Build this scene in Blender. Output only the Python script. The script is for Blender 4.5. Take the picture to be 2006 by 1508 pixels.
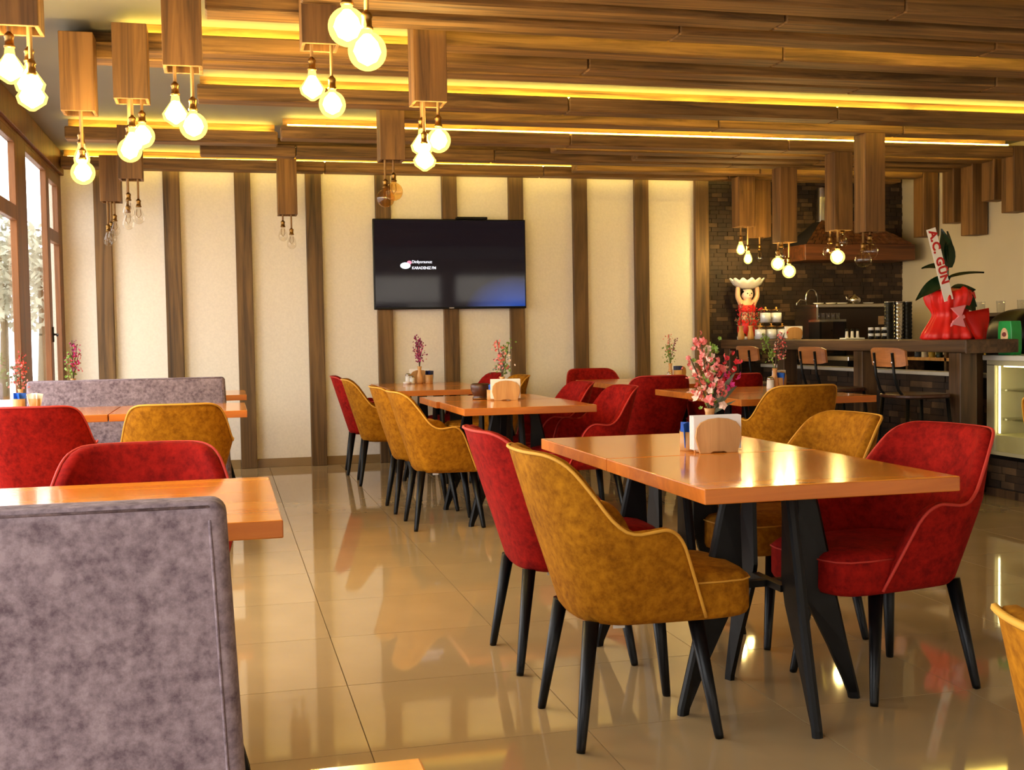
import bpy, bmesh, math, random
from mathutils import Vector, Matrix
random.seed(7)
for o in list(bpy.data.objects): bpy.data.objects.remove(o)
SC = bpy.context.scene
COL = SC.collection
PI = math.pi

# ---------------------------------------------------------------- camera
F, YAW, PITCH, ROLL, CAMH = 2251.963, .2444, .0432, .0163, 1.1539
cam = bpy.data.cameras.new('camera'); camo = bpy.data.objects.new('camera', cam); COL.objects.link(camo)
cam.sensor_fit = 'HORIZONTAL'; cam.sensor_width = 36; cam.lens = F / 2006 * 36; cam.clip_start = .02; cam.clip_end = 200
fwd = Vector((math.sin(YAW) * math.cos(PITCH), math.cos(YAW) * math.cos(PITCH), -math.sin(PITCH)))
rgt = Vector((math.cos(YAW), -math.sin(YAW), 0)); dwn = fwd.cross(rgt)
r2 = math.cos(ROLL) * rgt + math.sin(ROLL) * dwn; d2 = -math.sin(ROLL) * rgt + math.cos(ROLL) * dwn
camo.matrix_world = Matrix(((r2.x, -d2.x, -fwd.x, 0), (r2.y, -d2.y, -fwd.y, 0), (r2.z, -d2.z, -fwd.z, CAMH), (0, 0, 0, 1)))
SC.camera = camo
# ---------------------------------------------------------------- sky, exposure
world = bpy.data.worlds.new('world'); SC.world = world; world.use_nodes = True
bg = world.node_tree.nodes['Background']; bg.inputs[0].default_value = (1, .99, .98, 1); bg.inputs[1].default_value = 5.0
SC.view_settings.view_transform = 'Standard'; SC.view_settings.look = 'None'
SC.view_settings.exposure = 0.38; SC.view_settings.gamma = 1.0; SC.view_settings.use_curve_mapping = False
XL, XR, YB, YF, ZC = -1.33, 6.80, 10.577, -3.2, 2.775
def portal(loc, rot, sx, sy):
    l = bpy.data.lights.new('daylight_portal', 'AREA'); l.shape = 'RECTANGLE'; l.size = sx; l.size_y = sy
    l.cycles.is_portal = True
    o = bpy.data.objects.new('daylight_portal', l); COL.objects.link(o); o.location = loc; o.rotation_euler = rot
portal((XL - .12, 3.7, 1.35), (0, -PI / 2, 0), 2.5, 13.5)
portal((2.7, YF - .12, 1.35), (PI / 2, 0, PI), 8.0, 2.5)

# ---------------------------------------------------------------- materials
def lin(c):
    return tuple(((v / 255) / 12.92 if v / 255 <= .04045 else ((v / 255 + .055) / 1.055) ** 2.4) for v in c) + (1,)
MATS = {}
def newmat(name):
    m = bpy.data.materials.new(name); m.use_nodes = True; MATS[name] = m
    return m, m.node_tree, m.node_tree.nodes['Principled BSDF']
def setp(b, **k):
    for n, v in k.items():
        n = {'rough': 'Roughness', 'metal': 'Metallic', 'spec': 'Specular IOR Level', 'coat': 'Coat Weight', 'coatr': 'Coat Roughness',
             'sheen': 'Sheen Weight', 'sheenr': 'Sheen Roughness', 'trans': 'Transmission Weight', 'ior': 'IOR', 'alpha': 'Alpha'}[n]
        b.inputs[n].default_value = v
def plain(name, c, var=0.06, scale=12, **k):
    m, t, b = newmat(name); setp(b, **k)
    if var <= 0:
        b.inputs['Base Color'].default_value = lin(c); return m
    tc = t.nodes.new('ShaderNodeTexCoord'); n = t.nodes.new('ShaderNodeTexNoise'); n.inputs['Scale'].default_value = scale; n.inputs['Detail'].default_value = 5
    t.links.new(tc.outputs['Object'], n.inputs['Vector'])
    r = t.nodes.new('ShaderNodeValToRGB'); L = lin(c)
    r.color_ramp.elements[0].position = .3; r.color_ramp.elements[1].position = .7
    r.color_ramp.elements[0].color = tuple(max(0, v * (1 - var * 2)) for v in L[:3]) + (1,)
    r.color_ramp.elements[1].color = tuple(v * (1 + var * 2) for v in L[:3]) + (1,)
    t.links.new(n.outputs['Fac'], r.inputs['Fac']); t.links.new(r.outputs['Color'], b.inputs['Base Color'])
    return m
def wood(name, dark, light, axis=0, scale=5.0, stretch=14.0, rough=.6, bump=.25, knots=True, hi=None, **k):
    m, t, b = newmat(name); setp(b, rough=rough, **k)
    N = t.nodes; Lk = t.links.new
    tc = N.new('ShaderNodeTexCoord'); oi = N.new('ShaderNodeObjectInfo'); mul = N.new('ShaderNodeVectorMath'); mul.operation = 'SCALE'
    mul.inputs[0].default_value = (13.1, 7.7, 5.3); Lk(oi.outputs['Random'], mul.inputs['Scale'])
    add = N.new('ShaderNodeVectorMath'); add.operation = 'ADD'; Lk(tc.outputs['Object'], add.inputs[0]); Lk(mul.outputs[0], add.inputs[1])
    mp = N.new('ShaderNodeMapping'); sc = [scale * stretch / 4] * 3; sc[axis] = scale / 6
    mp.inputs['Scale'].default_value = sc; Lk(add.outputs[0], mp.inputs['Vector'])
    n1 = N.new('ShaderNodeTexNoise'); n1.inputs['Scale'].default_value = 1.0; n1.inputs['Detail'].default_value = 7; n1.inputs['Roughness'].default_value = .62; n1.inputs['Distortion'].default_value = .9
    Lk(mp.outputs[0], n1.inputs['Vector'])
    mp2 = N.new('ShaderNodeMapping'); sc = [scale * .55] * 3; sc[axis] = scale * .16; mp2.inputs['Scale'].default_value = sc; Lk(add.outputs[0], mp2.inputs['Vector'])
    n2 = N.new('ShaderNodeTexNoise'); n2.inputs['Scale'].default_value = 1.0; n2.inputs['Detail'].default_value = 3; Lk(mp2.outputs[0], n2.inputs['Vector'])
    r1 = N.new('ShaderNodeValToRGB'); e = r1.color_ramp.elements; e[0].position = .33; e[0].color = lin(dark); e[1].position = .68; e[1].color = lin(light)
    Lk(n1.outputs['Fac'], r1.inputs['Fac'])
    mx = N.new('ShaderNodeMixRGB'); mx.blend_type = 'MULTIPLY'; mx.inputs[0].default_value = .55
    r2_ = N.new('ShaderNodeValToRGB'); e = r2_.color_ramp.elements; e[0].position = .3; e[0].color = (.45, .42, .38, 1); e[1].position = .65; e[1].color = (1.15, 1.12, 1.08, 1)
    Lk(n2.outputs['Fac'], r2_.inputs['Fac']); Lk(r1.outputs[0], mx.inputs[1]); Lk(r2_.outputs[0], mx.inputs[2])
    Lk(mx.outputs[0], b.inputs['Base Color'])
    if bump:
        bp = N.new('ShaderNodeBump'); bp.inputs['Strength'].default_value = bump; bp.inputs['Distance'].default_value = .004
        Lk(n1.outputs['Fac'], bp.inputs['Height']); Lk(bp.outputs[0], b.inputs['Normal'])
    return m
def velvet(name, dark, light, scale=38, **k):
    m, t, b = newmat(name); setp(b, rough=.85, sheen=.12, sheenr=.4, spec=.12)
    b.inputs['Sheen Tint'].default_value = lin(light)
    N = t.nodes; Lk = t.links.new
    tc = N.new('ShaderNodeTexCoord'); oi = N.new('ShaderNodeObjectInfo'); mul = N.new('ShaderNodeVectorMath'); mul.operation = 'SCALE'; mul.inputs[0].default_value = (9, 5, 3); Lk(oi.outputs['Random'], mul.inputs['Scale'])
    add = N.new('ShaderNodeVectorMath'); Lk(tc.outputs['Object'], add.inputs[0]); Lk(mul.outputs[0], add.inputs[1])
    n1 = N.new('ShaderNodeTexNoise'); n1.inputs['Scale'].default_value = scale; n1.inputs['Detail'].default_value = 8; n1.inputs['Roughness'].default_value = .7
    n2 = N.new('ShaderNodeTexNoise'); n2.inputs['Scale'].default_value = scale * .3; n2.inputs['Detail'].default_value = 6
    for n in (n1, n2): Lk(add.outputs[0], n.inputs['Vector'])
    mx = N.new('ShaderNodeMixRGB'); mx.inputs[0].default_value = .3; Lk(n1.outputs['Fac'], mx.inputs[1]); Lk(n2.outputs['Fac'], mx.inputs[2])
    r = N.new('ShaderNodeValToRGB'); e = r.color_ramp.elements; e[0].position = .38; e[0].color = lin(dark); e[1].position = .62; e[1].color = lin(light)
    Lk(mx.outputs[0], r.inputs['Fac']); Lk(r.outputs[0], b.inputs['Base Color'])
    bp = N.new('ShaderNodeBump'); bp.inputs['Strength'].default_value = .12; bp.inputs['Distance'].default_value = .003; Lk(n1.outputs['Fac'], bp.inputs['Height']); Lk(bp.outputs[0], b.inputs['Normal'])
    return m
def emit(name, c, s):
    m = bpy.data.materials.new(name); m.use_nodes = True; t = m.node_tree; t.nodes.clear()
    e = t.nodes.new('ShaderNodeEmission'); e.inputs[0].default_value = tuple(c) + (1,); e.inputs[1].default_value = s
    o = t.nodes.new('ShaderNodeOutputMaterial'); t.links.new(e.outputs[0], o.inputs[0]); MATS[name] = m; return m
def glassy(name, c, rough=.02, clear=.85):
    # thin glass: clear body plus a mirror coat, no refraction, so that daylight and lamps pass straight through
    m = bpy.data.materials.new(name); m.use_nodes = True; t = m.node_tree; t.nodes.clear()
    tr = t.nodes.new('ShaderNodeBsdfTransparent'); tr.inputs[0].default_value = tuple(c) + (1,)
    gl = t.nodes.new('ShaderNodeBsdfGlossy'); gl.inputs['Roughness'].default_value = rough
    fr = t.nodes.new('ShaderNodeLayerWeight'); fr.inputs[0].default_value = .5
    pw = t.nodes.new('ShaderNodeMath'); pw.operation = 'POWER'; pw.inputs[1].default_value = 5.0; t.links.new(fr.outputs['Facing'], pw.inputs[0])
    ml = t.nodes.new('ShaderNodeMath'); ml.operation = 'MULTIPLY_ADD'; ml.inputs[1].default_value = .6; ml.inputs[2].default_value = (1 - clear) * .25 + .02
    mx = t.nodes.new('ShaderNodeMixShader'); o = t.nodes.new('ShaderNodeOutputMaterial')
    t.links.new(pw.outputs[0], ml.inputs[0]); t.links.new(ml.outputs[0], mx.inputs[0]); t.links.new(tr.outputs[0], mx.inputs[1]); t.links.new(gl.outputs[0], mx.inputs[2]); t.links.new(mx.outputs[0], o.inputs[0])
    MATS[name] = m; return m

M_beam = wood('beam_wood', (80, 54, 24), (172, 128, 70), 0, 7.0, rough=.62, bump=.35)
M_beamz = wood('upright_wood', (84, 56, 26), (160, 114, 60), 2, 4.5, rough=.62, bump=.35)
M_post = wood('post_wood', (70, 50, 26), (134, 100, 56), 2, 4.5, rough=.6, bump=.35)
M_bar = wood('bar_wood', (52, 36, 22), (112, 82, 52), 1, 4.0, rough=.5, bump=.3)
M_barz = wood('bar_post_wood', (52, 36, 22), (112, 82, 52), 2, 4.0, rough=.55, bump=.3)
M_table = wood('table_wood', (224, 124, 32), (250, 160, 50), 0, 3.0, 10, rough=.16, bump=.0, coat=.35, coatr=.06)
M_tedge = wood('table_edge_wood', (186, 98, 28), (216, 126, 42), 0, 6.0, 10, rough=.35, bump=.05)
M_frame = wood('window_frame_wood', (92, 54, 24), (146, 92, 44), 2, 4.0, rough=.45, bump=.15)
M_light = wood('pale_wood', (196, 140, 78), (228, 178, 112), 2, 8.0, 10, rough=.45, bump=.05)
M_stool = wood('stool_wood', (140, 84, 40), (190, 122, 64), 1, 6.0, 10, rough=.4, bump=.05)
M_dkwood = wood('dark_turned_wood', (48, 26, 16), (92, 52, 30), 2, 8.0, 10, rough=.35, bump=.05)
M_must = velvet('mustard_velvet', (126, 74, 6), (176, 114, 18))
M_red = velvet('red_velvet', (112, 9, 5), (162, 24, 14))
M_grey = velvet('mauve_grey_velvet', (100, 84, 91), (160, 142, 148), 44)
M_pm = plain('mustard_piping', (214, 154, 48), .03, rough=.7); M_pr = plain('red_piping', (196, 52, 38), .03, rough=.7)
M_black = plain('black_lacquer', (8, 8, 9), 0, rough=.35, spec=.25)
M_blackm = plain('black_metal', (10, 10, 11), .1, rough=.45, spec=.25)
M_wall = plain('cream_wallpaper', (242, 232, 214), .02, 60, rough=.75)
M_wallr = plain('beige_paint', (206, 190, 160), .015, 3, rough=.8)
M_ceil = plain('grey_ceiling_paint', (128, 122, 108), .02, 2, rough=.7)
M_grout = plain('grout', (120, 98, 66), .05, 30, rough=.8)
M_tile = plain('polished_tile', (176, 149, 106), .035, 2.5, rough=.045, spec=.65)
M_skirt = plain('skirting_tile', (150, 120, 76), .05, 5, rough=.25)
M_brick = plain('dark_brick', (52, 36, 22), .28, 6, rough=.75)
M_brickl = plain('pale_brick', (88, 66, 44), .28, 6, rough=.75)
M_mortar = plain('dark_mortar', (30, 22, 16), .1, 20, rough=.9)
M_white = plain('white_plastic', (232, 228, 220), 0, rough=.4)
M_napkin = plain('white_paper', (250, 246, 238), 0, rough=.8)
M_blue = plain('blue_sachet', (30, 90, 190), .2, 40, rough=.4)
M_navy = plain('navy_sachet', (22, 28, 70), .2, 40, rough=.4)
M_steel = plain('brushed_steel', (200, 196, 190), 0, rough=.22, metal=1.0)
M_brass = plain('aged_brass', (150, 112, 60), 0, rough=.35, metal=1.0)
M_cord = plain('cord_fabric', (150, 112, 62), 0, rough=.7)
M_redp = plain('red_wrap', (226, 30, 18), .06, 6, rough=.45); M_pink = plain('pink_ribbon', (244, 150, 160), 0, rough=.4)
M_leafd = plain('rubber_plant_leaf', (20, 44, 24), .1, 10, rough=.25)
M_leaf = plain('green_leaf', (120, 150, 52), .15, 30, rough=.5); M_leafg = plain('grey_green_leaf', (110, 124, 96), .1, 30, rough=.5)
M_fpink = plain('pink_petal', (238, 128, 120), .12, 40, rough=.6); M_fpale = plain('pale_petal', (250, 214, 190), .06, 40, rough=.6)
M_fred = plain('red_petal', (206, 36, 44), .12, 40, rough=.6); M_fpur = plain('purple_petal', (150, 40, 92), .15, 40, rough=.6); M_fmag = plain('magenta_petal', (232, 60, 150), .1, 40, rough=.6)
M_soil = plain('stem_brown', (86, 70, 40), .1, 30, rough=.7)
M_window = glassy('window_glass', (1, 1, 1)); M_clear = glassy('clear_bulb_glass', (.97, .95, .9), clear=.82); M_amber = glassy('amber_bulb_glass', (.98, .8, .5), clear=.78)
M_jar = glassy('jar_glass', (.97, .98, .99), clear=.75)
M_core = emit('filament_glow', (1, .78, .38), 190.0)
M_led = emit('led_strip_glow', (1, .72, .12), 42.0)
M_leds = emit('soft_led_glow', (1, .72, .14), 9.0)
M_ledw = emit('cool_case_light', (1, .88, .42), 7.0)
def glow_glass():
    m = bpy.data.materials.new('lit_bulb_glass'); m.use_nodes = True; t = m.node_tree; t.nodes.clear()
    e = t.nodes.new('ShaderNodeEmission'); e.inputs[0].default_value = (1, .72, .16, 1); e.inputs[1].default_value = 2.6
    tr = t.nodes.new('ShaderNodeBsdfTransparent'); tr.inputs[0].default_value = (1, .9, .6, 1); mx = t.nodes.new('ShaderNodeMixShader'); mx.inputs[0].default_value = .45
    o = t.nodes.new('ShaderNodeOutputMaterial'); t.links.new(tr.outputs[0], mx.inputs[1]); t.links.new(e.outputs[0], mx.inputs[2]); t.links.new(mx.outputs[0], o.inputs[0]); return m
M_lit = glow_glass()

# ---------------------------------------------------------------- mesh helpers
def link(name, me, mat=None, parent=None, loc=None, rot=None):
    o = bpy.data.objects.new(name, me); COL.objects.link(o)
    if mat is not None and me is not None:
        if len(me.materials) == 0: me.materials.append(mat)
        elif me.materials[0] is not mat:
            o.material_slots[0].link = 'OBJECT'; o.material_slots[0].material = mat
    if parent: o.parent = parent
    if loc: o.location = loc
    if rot: o.rotation_euler = rot
    return o
def mesh(bm, smooth=False, name='m'):
    bmesh.ops.recalc_face_normals(bm, faces=bm.faces)
    me = bpy.data.meshes.new(name); bm.to_mesh(me); bm.free()
    if smooth:
        for p in me.polygons: p.use_smooth = True
    return me
def BM(): return bmesh.new()
def abox(bm, x0, x1, y0, y1, z0, z1, bev=0, seg=1, mat=None):
    r = bmesh.ops.create_cube(bm, size=1)
    for v in r['verts']:
        v.co = Vector(((x0 + x1) / 2 + v.co.x * (x1 - x0), (y0 + y1) / 2 + v.co.y * (y1 - y0), (z0 + z1) / 2 + v.co.z * (z1 - z0)))
        if mat: v.co = mat @ v.co
    if bev:
        es = list({e for v in r['verts'] for e in v.link_edges})
        bmesh.ops.bevel(bm, geom=es, offset=bev, segments=seg, affect='EDGES', profile=.5)
    return bm
def box(x0, x1, y0, y1, z0, z1, bev=0, seg=1): return mesh(abox(BM(), x0, x1, y0, y1, z0, z1, bev, seg), bev > 0 and seg > 2)
def ring(bm, pts): return [bm.verts.new(p) for p in pts]
def bridge(bm, a, b, closed=True):
    n = len(a)
    for i in range(n if closed else n - 1):
        j = (i + 1) % n; bm.faces.new((a[i], a[j], b[j], b[i]))
def alathe(bm, prof, seg=20, c=(0, 0, 0), cap=True, mat=None):
    rings = []
    for r, z in prof:
        P = [Vector((c[0] + r * math.cos(2 * PI * i / seg), c[1] + r * math.sin(2 * PI * i / seg), c[2] + z)) for i in range(seg)]
        if mat: P = [mat @ p for p in P]
        rings.append(ring(bm, P))
    for a, b in zip(rings, rings[1:]): bridge(bm, a, b)
    if cap:
        bm.faces.new(rings[0]); bm.faces.new(rings[-1])
    return bm
def lathe(prof, seg=20, smooth=True): return mesh(alathe(BM(), prof, seg), smooth)
def atube(bm, pts, rad, seg=8, cap=True):
    pts = [Vector(p) for p in pts]; n = len(pts); rr = rad if isinstance(rad, (list, tuple)) else [rad] * n
    prev = None; rings = []
    for i, p in enumerate(pts):
        d = (pts[min(i + 1, n - 1)] - pts[max(i - 1, 0)]).normalized()
        if prev is None:
            a = d.cross(Vector((0, 0, 1)));
            if a.length < .05: a = d.cross(Vector((1, 0, 0)))
        else: a = prev - d * prev.dot(d)
        a.normalize(); b = d.cross(a); prev = a
        rings.append(ring(bm, [p + rr[i] * (math.cos(2 * PI * k / seg) * a + math.sin(2 * PI * k / seg) * b) for k in range(seg)]))
    for a, b in zip(rings, rings[1:]): bridge(bm, a, b)
    if cap: bm.faces.new(rings[0]); bm.faces.new(rings[-1])
    return bm
def tube(pts, rad, seg=8): return mesh(atube(BM(), pts, rad, seg), True)
def aprism(bm, poly, h0, h1, ax='z'):
    f = {'z': lambda p, h: (p[0], p[1], h), 'y': lambda p, h: (p[0], h, p[1]), 'x': lambda p, h: (h, p[0], p[1])}[ax]
    a = ring(bm, [f(p, h0) for p in poly]); b = ring(bm, [f(p, h1) for p in poly]); bridge(bm, a, b); bm.faces.new(a); bm.faces.new(b); return bm
def prism(poly, h0, h1, ax='z', bev=0):
    bm = aprism(BM(), poly, h0, h1, ax)
    if bev:
        bmesh.ops.recalc_face_normals(bm, faces=bm.faces); bmesh.ops.bevel(bm, geom=[e for e in bm.edges if e.calc_face_angle(0) > .6], offset=bev, segments=2, affect='EDGES', profile=.5)
    return mesh(bm)
def tag(o, label=None, cat=None, group=None, kind=None):
    if label: o['label'] = label
    if cat: o['category'] = cat
    if group: o['group'] = group
    if kind: o['kind'] = kind
    return o
def thing(name, label, cat, loc=(0, 0, 0), rz=0, group=None):
    o = bpy.data.objects.new(name, None); COL.objects.link(o); o.location = loc; o.rotation_euler = (0, 0, rz); o.empty_display_size = .1
    return tag(o, label, cat, group)
def struct(name, me, mat): return tag(link(name, me, mat), kind='structure')
def text_mesh(s, size, extrude=.0008, spacing=1.0, bold=.0):
    c = bpy.data.curves.new('txt', 'FONT'); c.body = s; c.size = size; c.extrude = extrude; c.align_x = 'LEFT'; c.align_y = 'CENTER'; c.space_character = spacing; c.offset = bold; c.resolution_u = 3
    o = bpy.data.objects.new('txt', c); COL.objects.link(o)
    dg = bpy.context.evaluated_depsgraph_get(); me = bpy.data.meshes.new_from_object(o.evaluated_get(dg)); bpy.data.objects.remove(o); return me

# ================================================================= the setting
T = .633; X0, Y0 = .3668, 5.0648
floor = struct('floor', box(XL - .15, XR + .15, YF - .15, YB + .15, -.2, -.004), M_grout)
cache = {}
def lines(o, a, b):
    k = math.floor((a - o) / T); L = [a]
    while True:
        k += 1; v = o + k * T
        if v >= b: break
        if v - L[-1] > .01: L.append(v)
    return L + [b]
xs = lines(X0, XL, XR); ys = lines(Y0, YF, YB)
g = .0016
for i in range(len(xs) - 1):
    for j in range(len(ys) - 1):
        w, d = round(xs[i + 1] - xs[i], 4), round(ys[j + 1] - ys[j], 4)
        if (w, d) not in cache:
            cache[w, d] = box(g, w - g, g, d - g, -.004, 0)
        link('tile', cache[w, d], M_tile, floor, (xs[i], ys[j], 0))
struct('ceiling', box(XL - .15, XR + .15, YF - .15, YB + .15, ZC, ZC + .15), M_ceil)
XBR = 4.64    # where the cream wall ends and the brick begins
wb = struct('wall_back', box(XL - .15, XR + .15, YB, YB + .15, 0, ZC), M_wall)
# dark brick cladding right of the last post
def bricks(name, parent, mapf, w, h, bw, bh, mat=M_brick, depth=.012):
    bm0 = BM(); bm2 = BM(); r = random.Random(3); row = 0; z = 0
    while z < h - .005:
        x = -(row % 2) * bw / 2 - r.random() * bw * .2
        while x < w:
            a, b = max(x, 0), min(x + bw * r.uniform(.8, 1.1), w)
            if b - a > .015:
                e = depth * r.uniform(.35, 1.25); bm = bm2 if r.random() < .2 else bm0
                P = [(a + .002, z + .002), (b - .002, z + .002), (b - .002, min(z + bh, h) - .002), (a + .002, min(z + bh, h) - .002)]
                lo = ring(bm, [mapf(p[0], p[1], 0) for p in P]); hi = ring(bm, [mapf(p[0], p[1], e) for p in P]); bridge(bm, lo, hi); bm.faces.new(hi)
            x = b if b > x else x + bw
        z += bh; row += 1
    o = link(name, mesh(bm0), mat, parent); tag(o, kind='stuff'); tag(link(name, mesh(bm2), M_brickl, parent), kind='stuff'); return o
mo = link('brick_backing', box(XBR, XR, YB - .012, YB - .002, 0, ZC), M_mortar, wb)
bricks('brickwork', wb, lambda u, v, e: (XBR + u, YB - .012 - e, v), XR - XBR, ZC, .115, .042)
struct('wall_right', box(XR, XR + .15, YF - .15, YB + .15, 0, ZC), M_wallr)
# window wall on the left
wl = BM()
abox(wl, XL - .05, XL, YF, YB, 2.56, ZC); abox(wl, XL - .05, XL, YF, YB, 0, .12)
abox(wl, XL - .05, XL, 8.40, 8.72, .12, 2.56); abox(wl, XL - .05, XL, 10.47, YB, .12, 2.56); abox(wl, XL - .05, XL, YF, YF + .12, .12, 2.56)
struct('wall_left', mesh(wl), M_frame)
struct('trim_1', box(XL, XL + .03, YF, YB, 2.585, ZC, .004), M_frame)
wn = 0
def window(y0, y1, transom=True, fr=.06, handle=False):
    global wn
    wn += 1
    o = bpy.data.objects.new('window_%d' % wn, None); COL.objects.link(o); o.location = (XL, y0, .12); tag(o, kind='structure')
    W, H = y1 - y0, 2.44
    bm = BM()
    for a in ((0, fr, 0, H), (W - fr, W, 0, H), (fr, W - fr, 0, fr), (fr, W - fr, H - fr, H)): abox(bm, -.045, 0, a[0], a[1], a[2], a[3], .003)
    link('frame', mesh(bm), M_frame, o)
    zt = 1.86
    if transom:
        link('transom', box(-.045, 0, fr, W - fr, zt, zt + .1, .003), M_frame, o)
        link('pane', box(-.036, -.032, fr, W - fr, fr, zt), M_window, o); link('pane', box(-.036, -.032, fr, W - fr, zt + .1, H - fr), M_window, o)
    else: link('pane', box(-.036, -.032, fr, W - fr, fr, H - fr), M_window, o)
    if handle:
        bm = BM(); abox(bm, 0, .01, .02, .05, 1.04, 1.16); atube(bm, [(.005, .035, 1.1), (.04, .035, 1.1), (.045, -.05, 1.09)], .008)
        link('handle', mesh(bm), M_blackm, o)
ye = [-3.08, -1.62, -.16, 1.30, 2.76, 4.22, 5.68, 7.04, 8.40]
for a, b in zip(ye, ye[1:]): window(a, b)
window(8.72, 9.78, False, .05); window(9.78, 10.47, True, .09, True)
# glazed front behind the camera
wf = BM(); abox(wf, XL - .15, XR + .15, YF - .15, YF, 2.5, ZC); abox(wf, XL - .15, XR + .15, YF - .15, YF, 0, .3)
for x in (XL - .15, .55, 2.55, 4.55, 6.6): abox(wf, x, x + .22, YF - .15, YF, .3, 2.5)
struct('wall_front', mesh(wf), M_wallr)
for a, b in ((XL + .07, .55), (.77, 2.55), (2.77, 4.55), (4.77, 6.6)):
    wn += 1
    o = bpy.data.objects.new('window_%d' % wn, None); COL.objects.link(o); o.location = (a, YF - .05, .3); tag(o, kind='structure')
    W = b - a; bm = BM()
    for q in ((0, .06, 0, 2.2), (W - .06, W, 0, 2.2), (.06, W - .06, 0, .06), (.06, W - .06, 2.14, 2.2), (.06, W - .06, 1.5, 1.58)): abox(bm, q[0], q[1], -.03, .04, q[2], q[3])
    link('frame', mesh(bm), M_frame, o); link('pane', box(.06, W - .06, -.004, 0, .06, 1.5), M_window, o); link('pane', box(.06, W - .06, -.004, 0, 1.58, 2.14), M_window, o)
# skirting, wooden uprights on the back wall
PX = [(-1.059, -.925), (-.488, -.346), (.116, .263), (.743, .88), (1.371, 1.507), (1.982, 2.132), (2.616, 2.77), (3.244, 3.402), (3.862, 4.03), (4.482, 4.66)]
prev = XL
for k, (a, b) in enumerate(PX):
    if k == 0: struct('baseboard_back', box(prev, a, YB - .012, YB, 0, .078, .002), M_skirt)
    else: link('skirting_tile', box(prev, a, YB - .012, YB, 0, .078, .002), M_skirt, bpy.data.objects['baseboard_back'])
    prev = b
ORD = ['first', 'second', 'third', 'fourth', 'fifth', 'sixth', 'seventh', 'eighth', 'ninth', 'tenth']
for k, (a, b) in enumerate(PX):
    w = .14; c = (a + b) / 2
    o = link('wall_post', box(-w / 2, w / 2, -.055, 0, 0, 2.7, .004, 1), M_post, None, (c, YB, 0))
    tag(o, 'dark rough wooden upright on the cream wall, %s counted from the window corner' % ORD[k], 'post', 'wooden uprights on the back wall')
# outside
struct('ground_outside', box(-40, XL - .15, -30, 50, -.3, -.2), plain('paving', (190, 186, 178), .05, 2, rough=.9))
struct('ground_front', box(XL - .15, 40, -40, YF - .15, -.3, -.2), MATS['paving'])

# unseen building across the street, added to cut skylight from the front
bd = thing('sky_blocker', 'unseen plain beige building added across the street to cut daylight through the front windows', 'building', (2.7, -13, -.2))
link('blocker_face', box(-16, 16, -1, 0, 0, 5.6), plain('blocker_render', (222, 214, 202), .05, 1, rough=.9), bd)
for fx in range(-7, 8):
    for fz in (.8, 3.4): link('window', box(fx * 2.1 - .5, fx * 2.1 + .5, 0, .04, fz, fz + 1.5), M_black, bd)
link('blocker_cornice', box(-16.2, 16.2, -1, .25, 5.6, 5.8), M_wallr, bd)

# ================================================================= ceiling beams
BW, BZ0, BZ1 = .165, 2.62, 2.712
def beam(y, x0, x1, joints, label, led=False, drop=None, ledback=False):
    t = thing('ceiling_beam', label, 'beam', (x0, y, BZ0), group='ceiling beams')
    es = [0] + [j - x0 for j in joints if x0 + .2 < j < x1 - .2] + [x1 - x0]
    for a, b in zip(es, es[1:]): link('plank', box(a + .0025, b - .0025, 0, BW, 0, BZ1 - BZ0, .008), M_beam, t)
    link('batten', box(.02, x1 - x0 - .02, .085, .115, BZ1 - BZ0 - .001, ZC - BZ0), M_beam, t)
    if led:
        lx = 1.6 if led == 'short' else x1 - x0 - .05; led = .004 if led == 2 else .05
        link('led_strip', box(.05, lx, led, led + .014, BZ1 - BZ0, BZ1 - BZ0 + .007), M_led, t)
    if ledback == 2: link('led_strip', box(.05, 6.2, BW, BW + .007, .022, .036), M_leds, t)
    elif ledback == 3: link('led_strip', box(.05, x1 - x0 - .05, BW - .026, BW - .012, BZ1 - BZ0, BZ1 - BZ0 + .007), M_leds, t)  # weak strip added only to lighten the front of the next beam
    elif ledback: link('led_strip', box(.05, x1 - x0 - .05, BW - .026, BW - .012, BZ1 - BZ0, BZ1 - BZ0 + .007), M_led, t)
    if drop:
        link('end_board', box(x1 - x0, x1 - x0 + .165, -.003, BW + .003, drop - BZ0, BZ1 - BZ0, .005), M_beamz, t)
    return t
XE = 6.62
beam(10.29, XL + .04, XE, (.9, 2.9, 4.75), 'ceiling beam nearest the cream back wall, lit yellow from above', True, None, 2)
beam(9.92, 3.1, XE, (4.9,), 'short ceiling beam tucked between the last two beams at the brick wall', False, 2.05)
beam(9.45, -.15, XE, (.6, 2.24, 4.4), 'second long ceiling beam from the back wall, starting left of the screen', False, 2.14, True)
beam(9.17, 3.4, XE, (5.1,), 'short ceiling beam ending in a long drop board beside the right wall', False, 2.0)
beam(8.87, XL + .25, .432, (), 'short left ceiling beam with a glowing strip near the window corner', True)
beam(8.87, 2.6, XE, (4.2,), 'ceiling beam in the shadow behind the dotted light strip', False, 2.28)
beam(8.60, .439, XE, (2.646, 4.5), 'ceiling beam with the dotted light strip showing along its top edge', 2, 2.15, True)
beam(7.74, 1.049, XE, (3.5, 5.0), 'dark ceiling beam from which the screen-side box lamp hangs', False, None, 3)
beam(7.30, -.124, XE, (2.239, 4.2), 'ceiling beam under the broadest bright yellow light band', True, None, True)
beam(6.35, -.781, XE, (1.2, 3.8), 'long ceiling beam reaching farthest left to the first window lamp')
beam(6.14, -.505, XE, (2.0, 4.6), 'long ceiling beam with a yellow glow at its left end', 'short')
beam(5.76, .955, XE, (2.986,), 'ceiling beam starting at the large central box lamp, orange lit', False)
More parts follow.
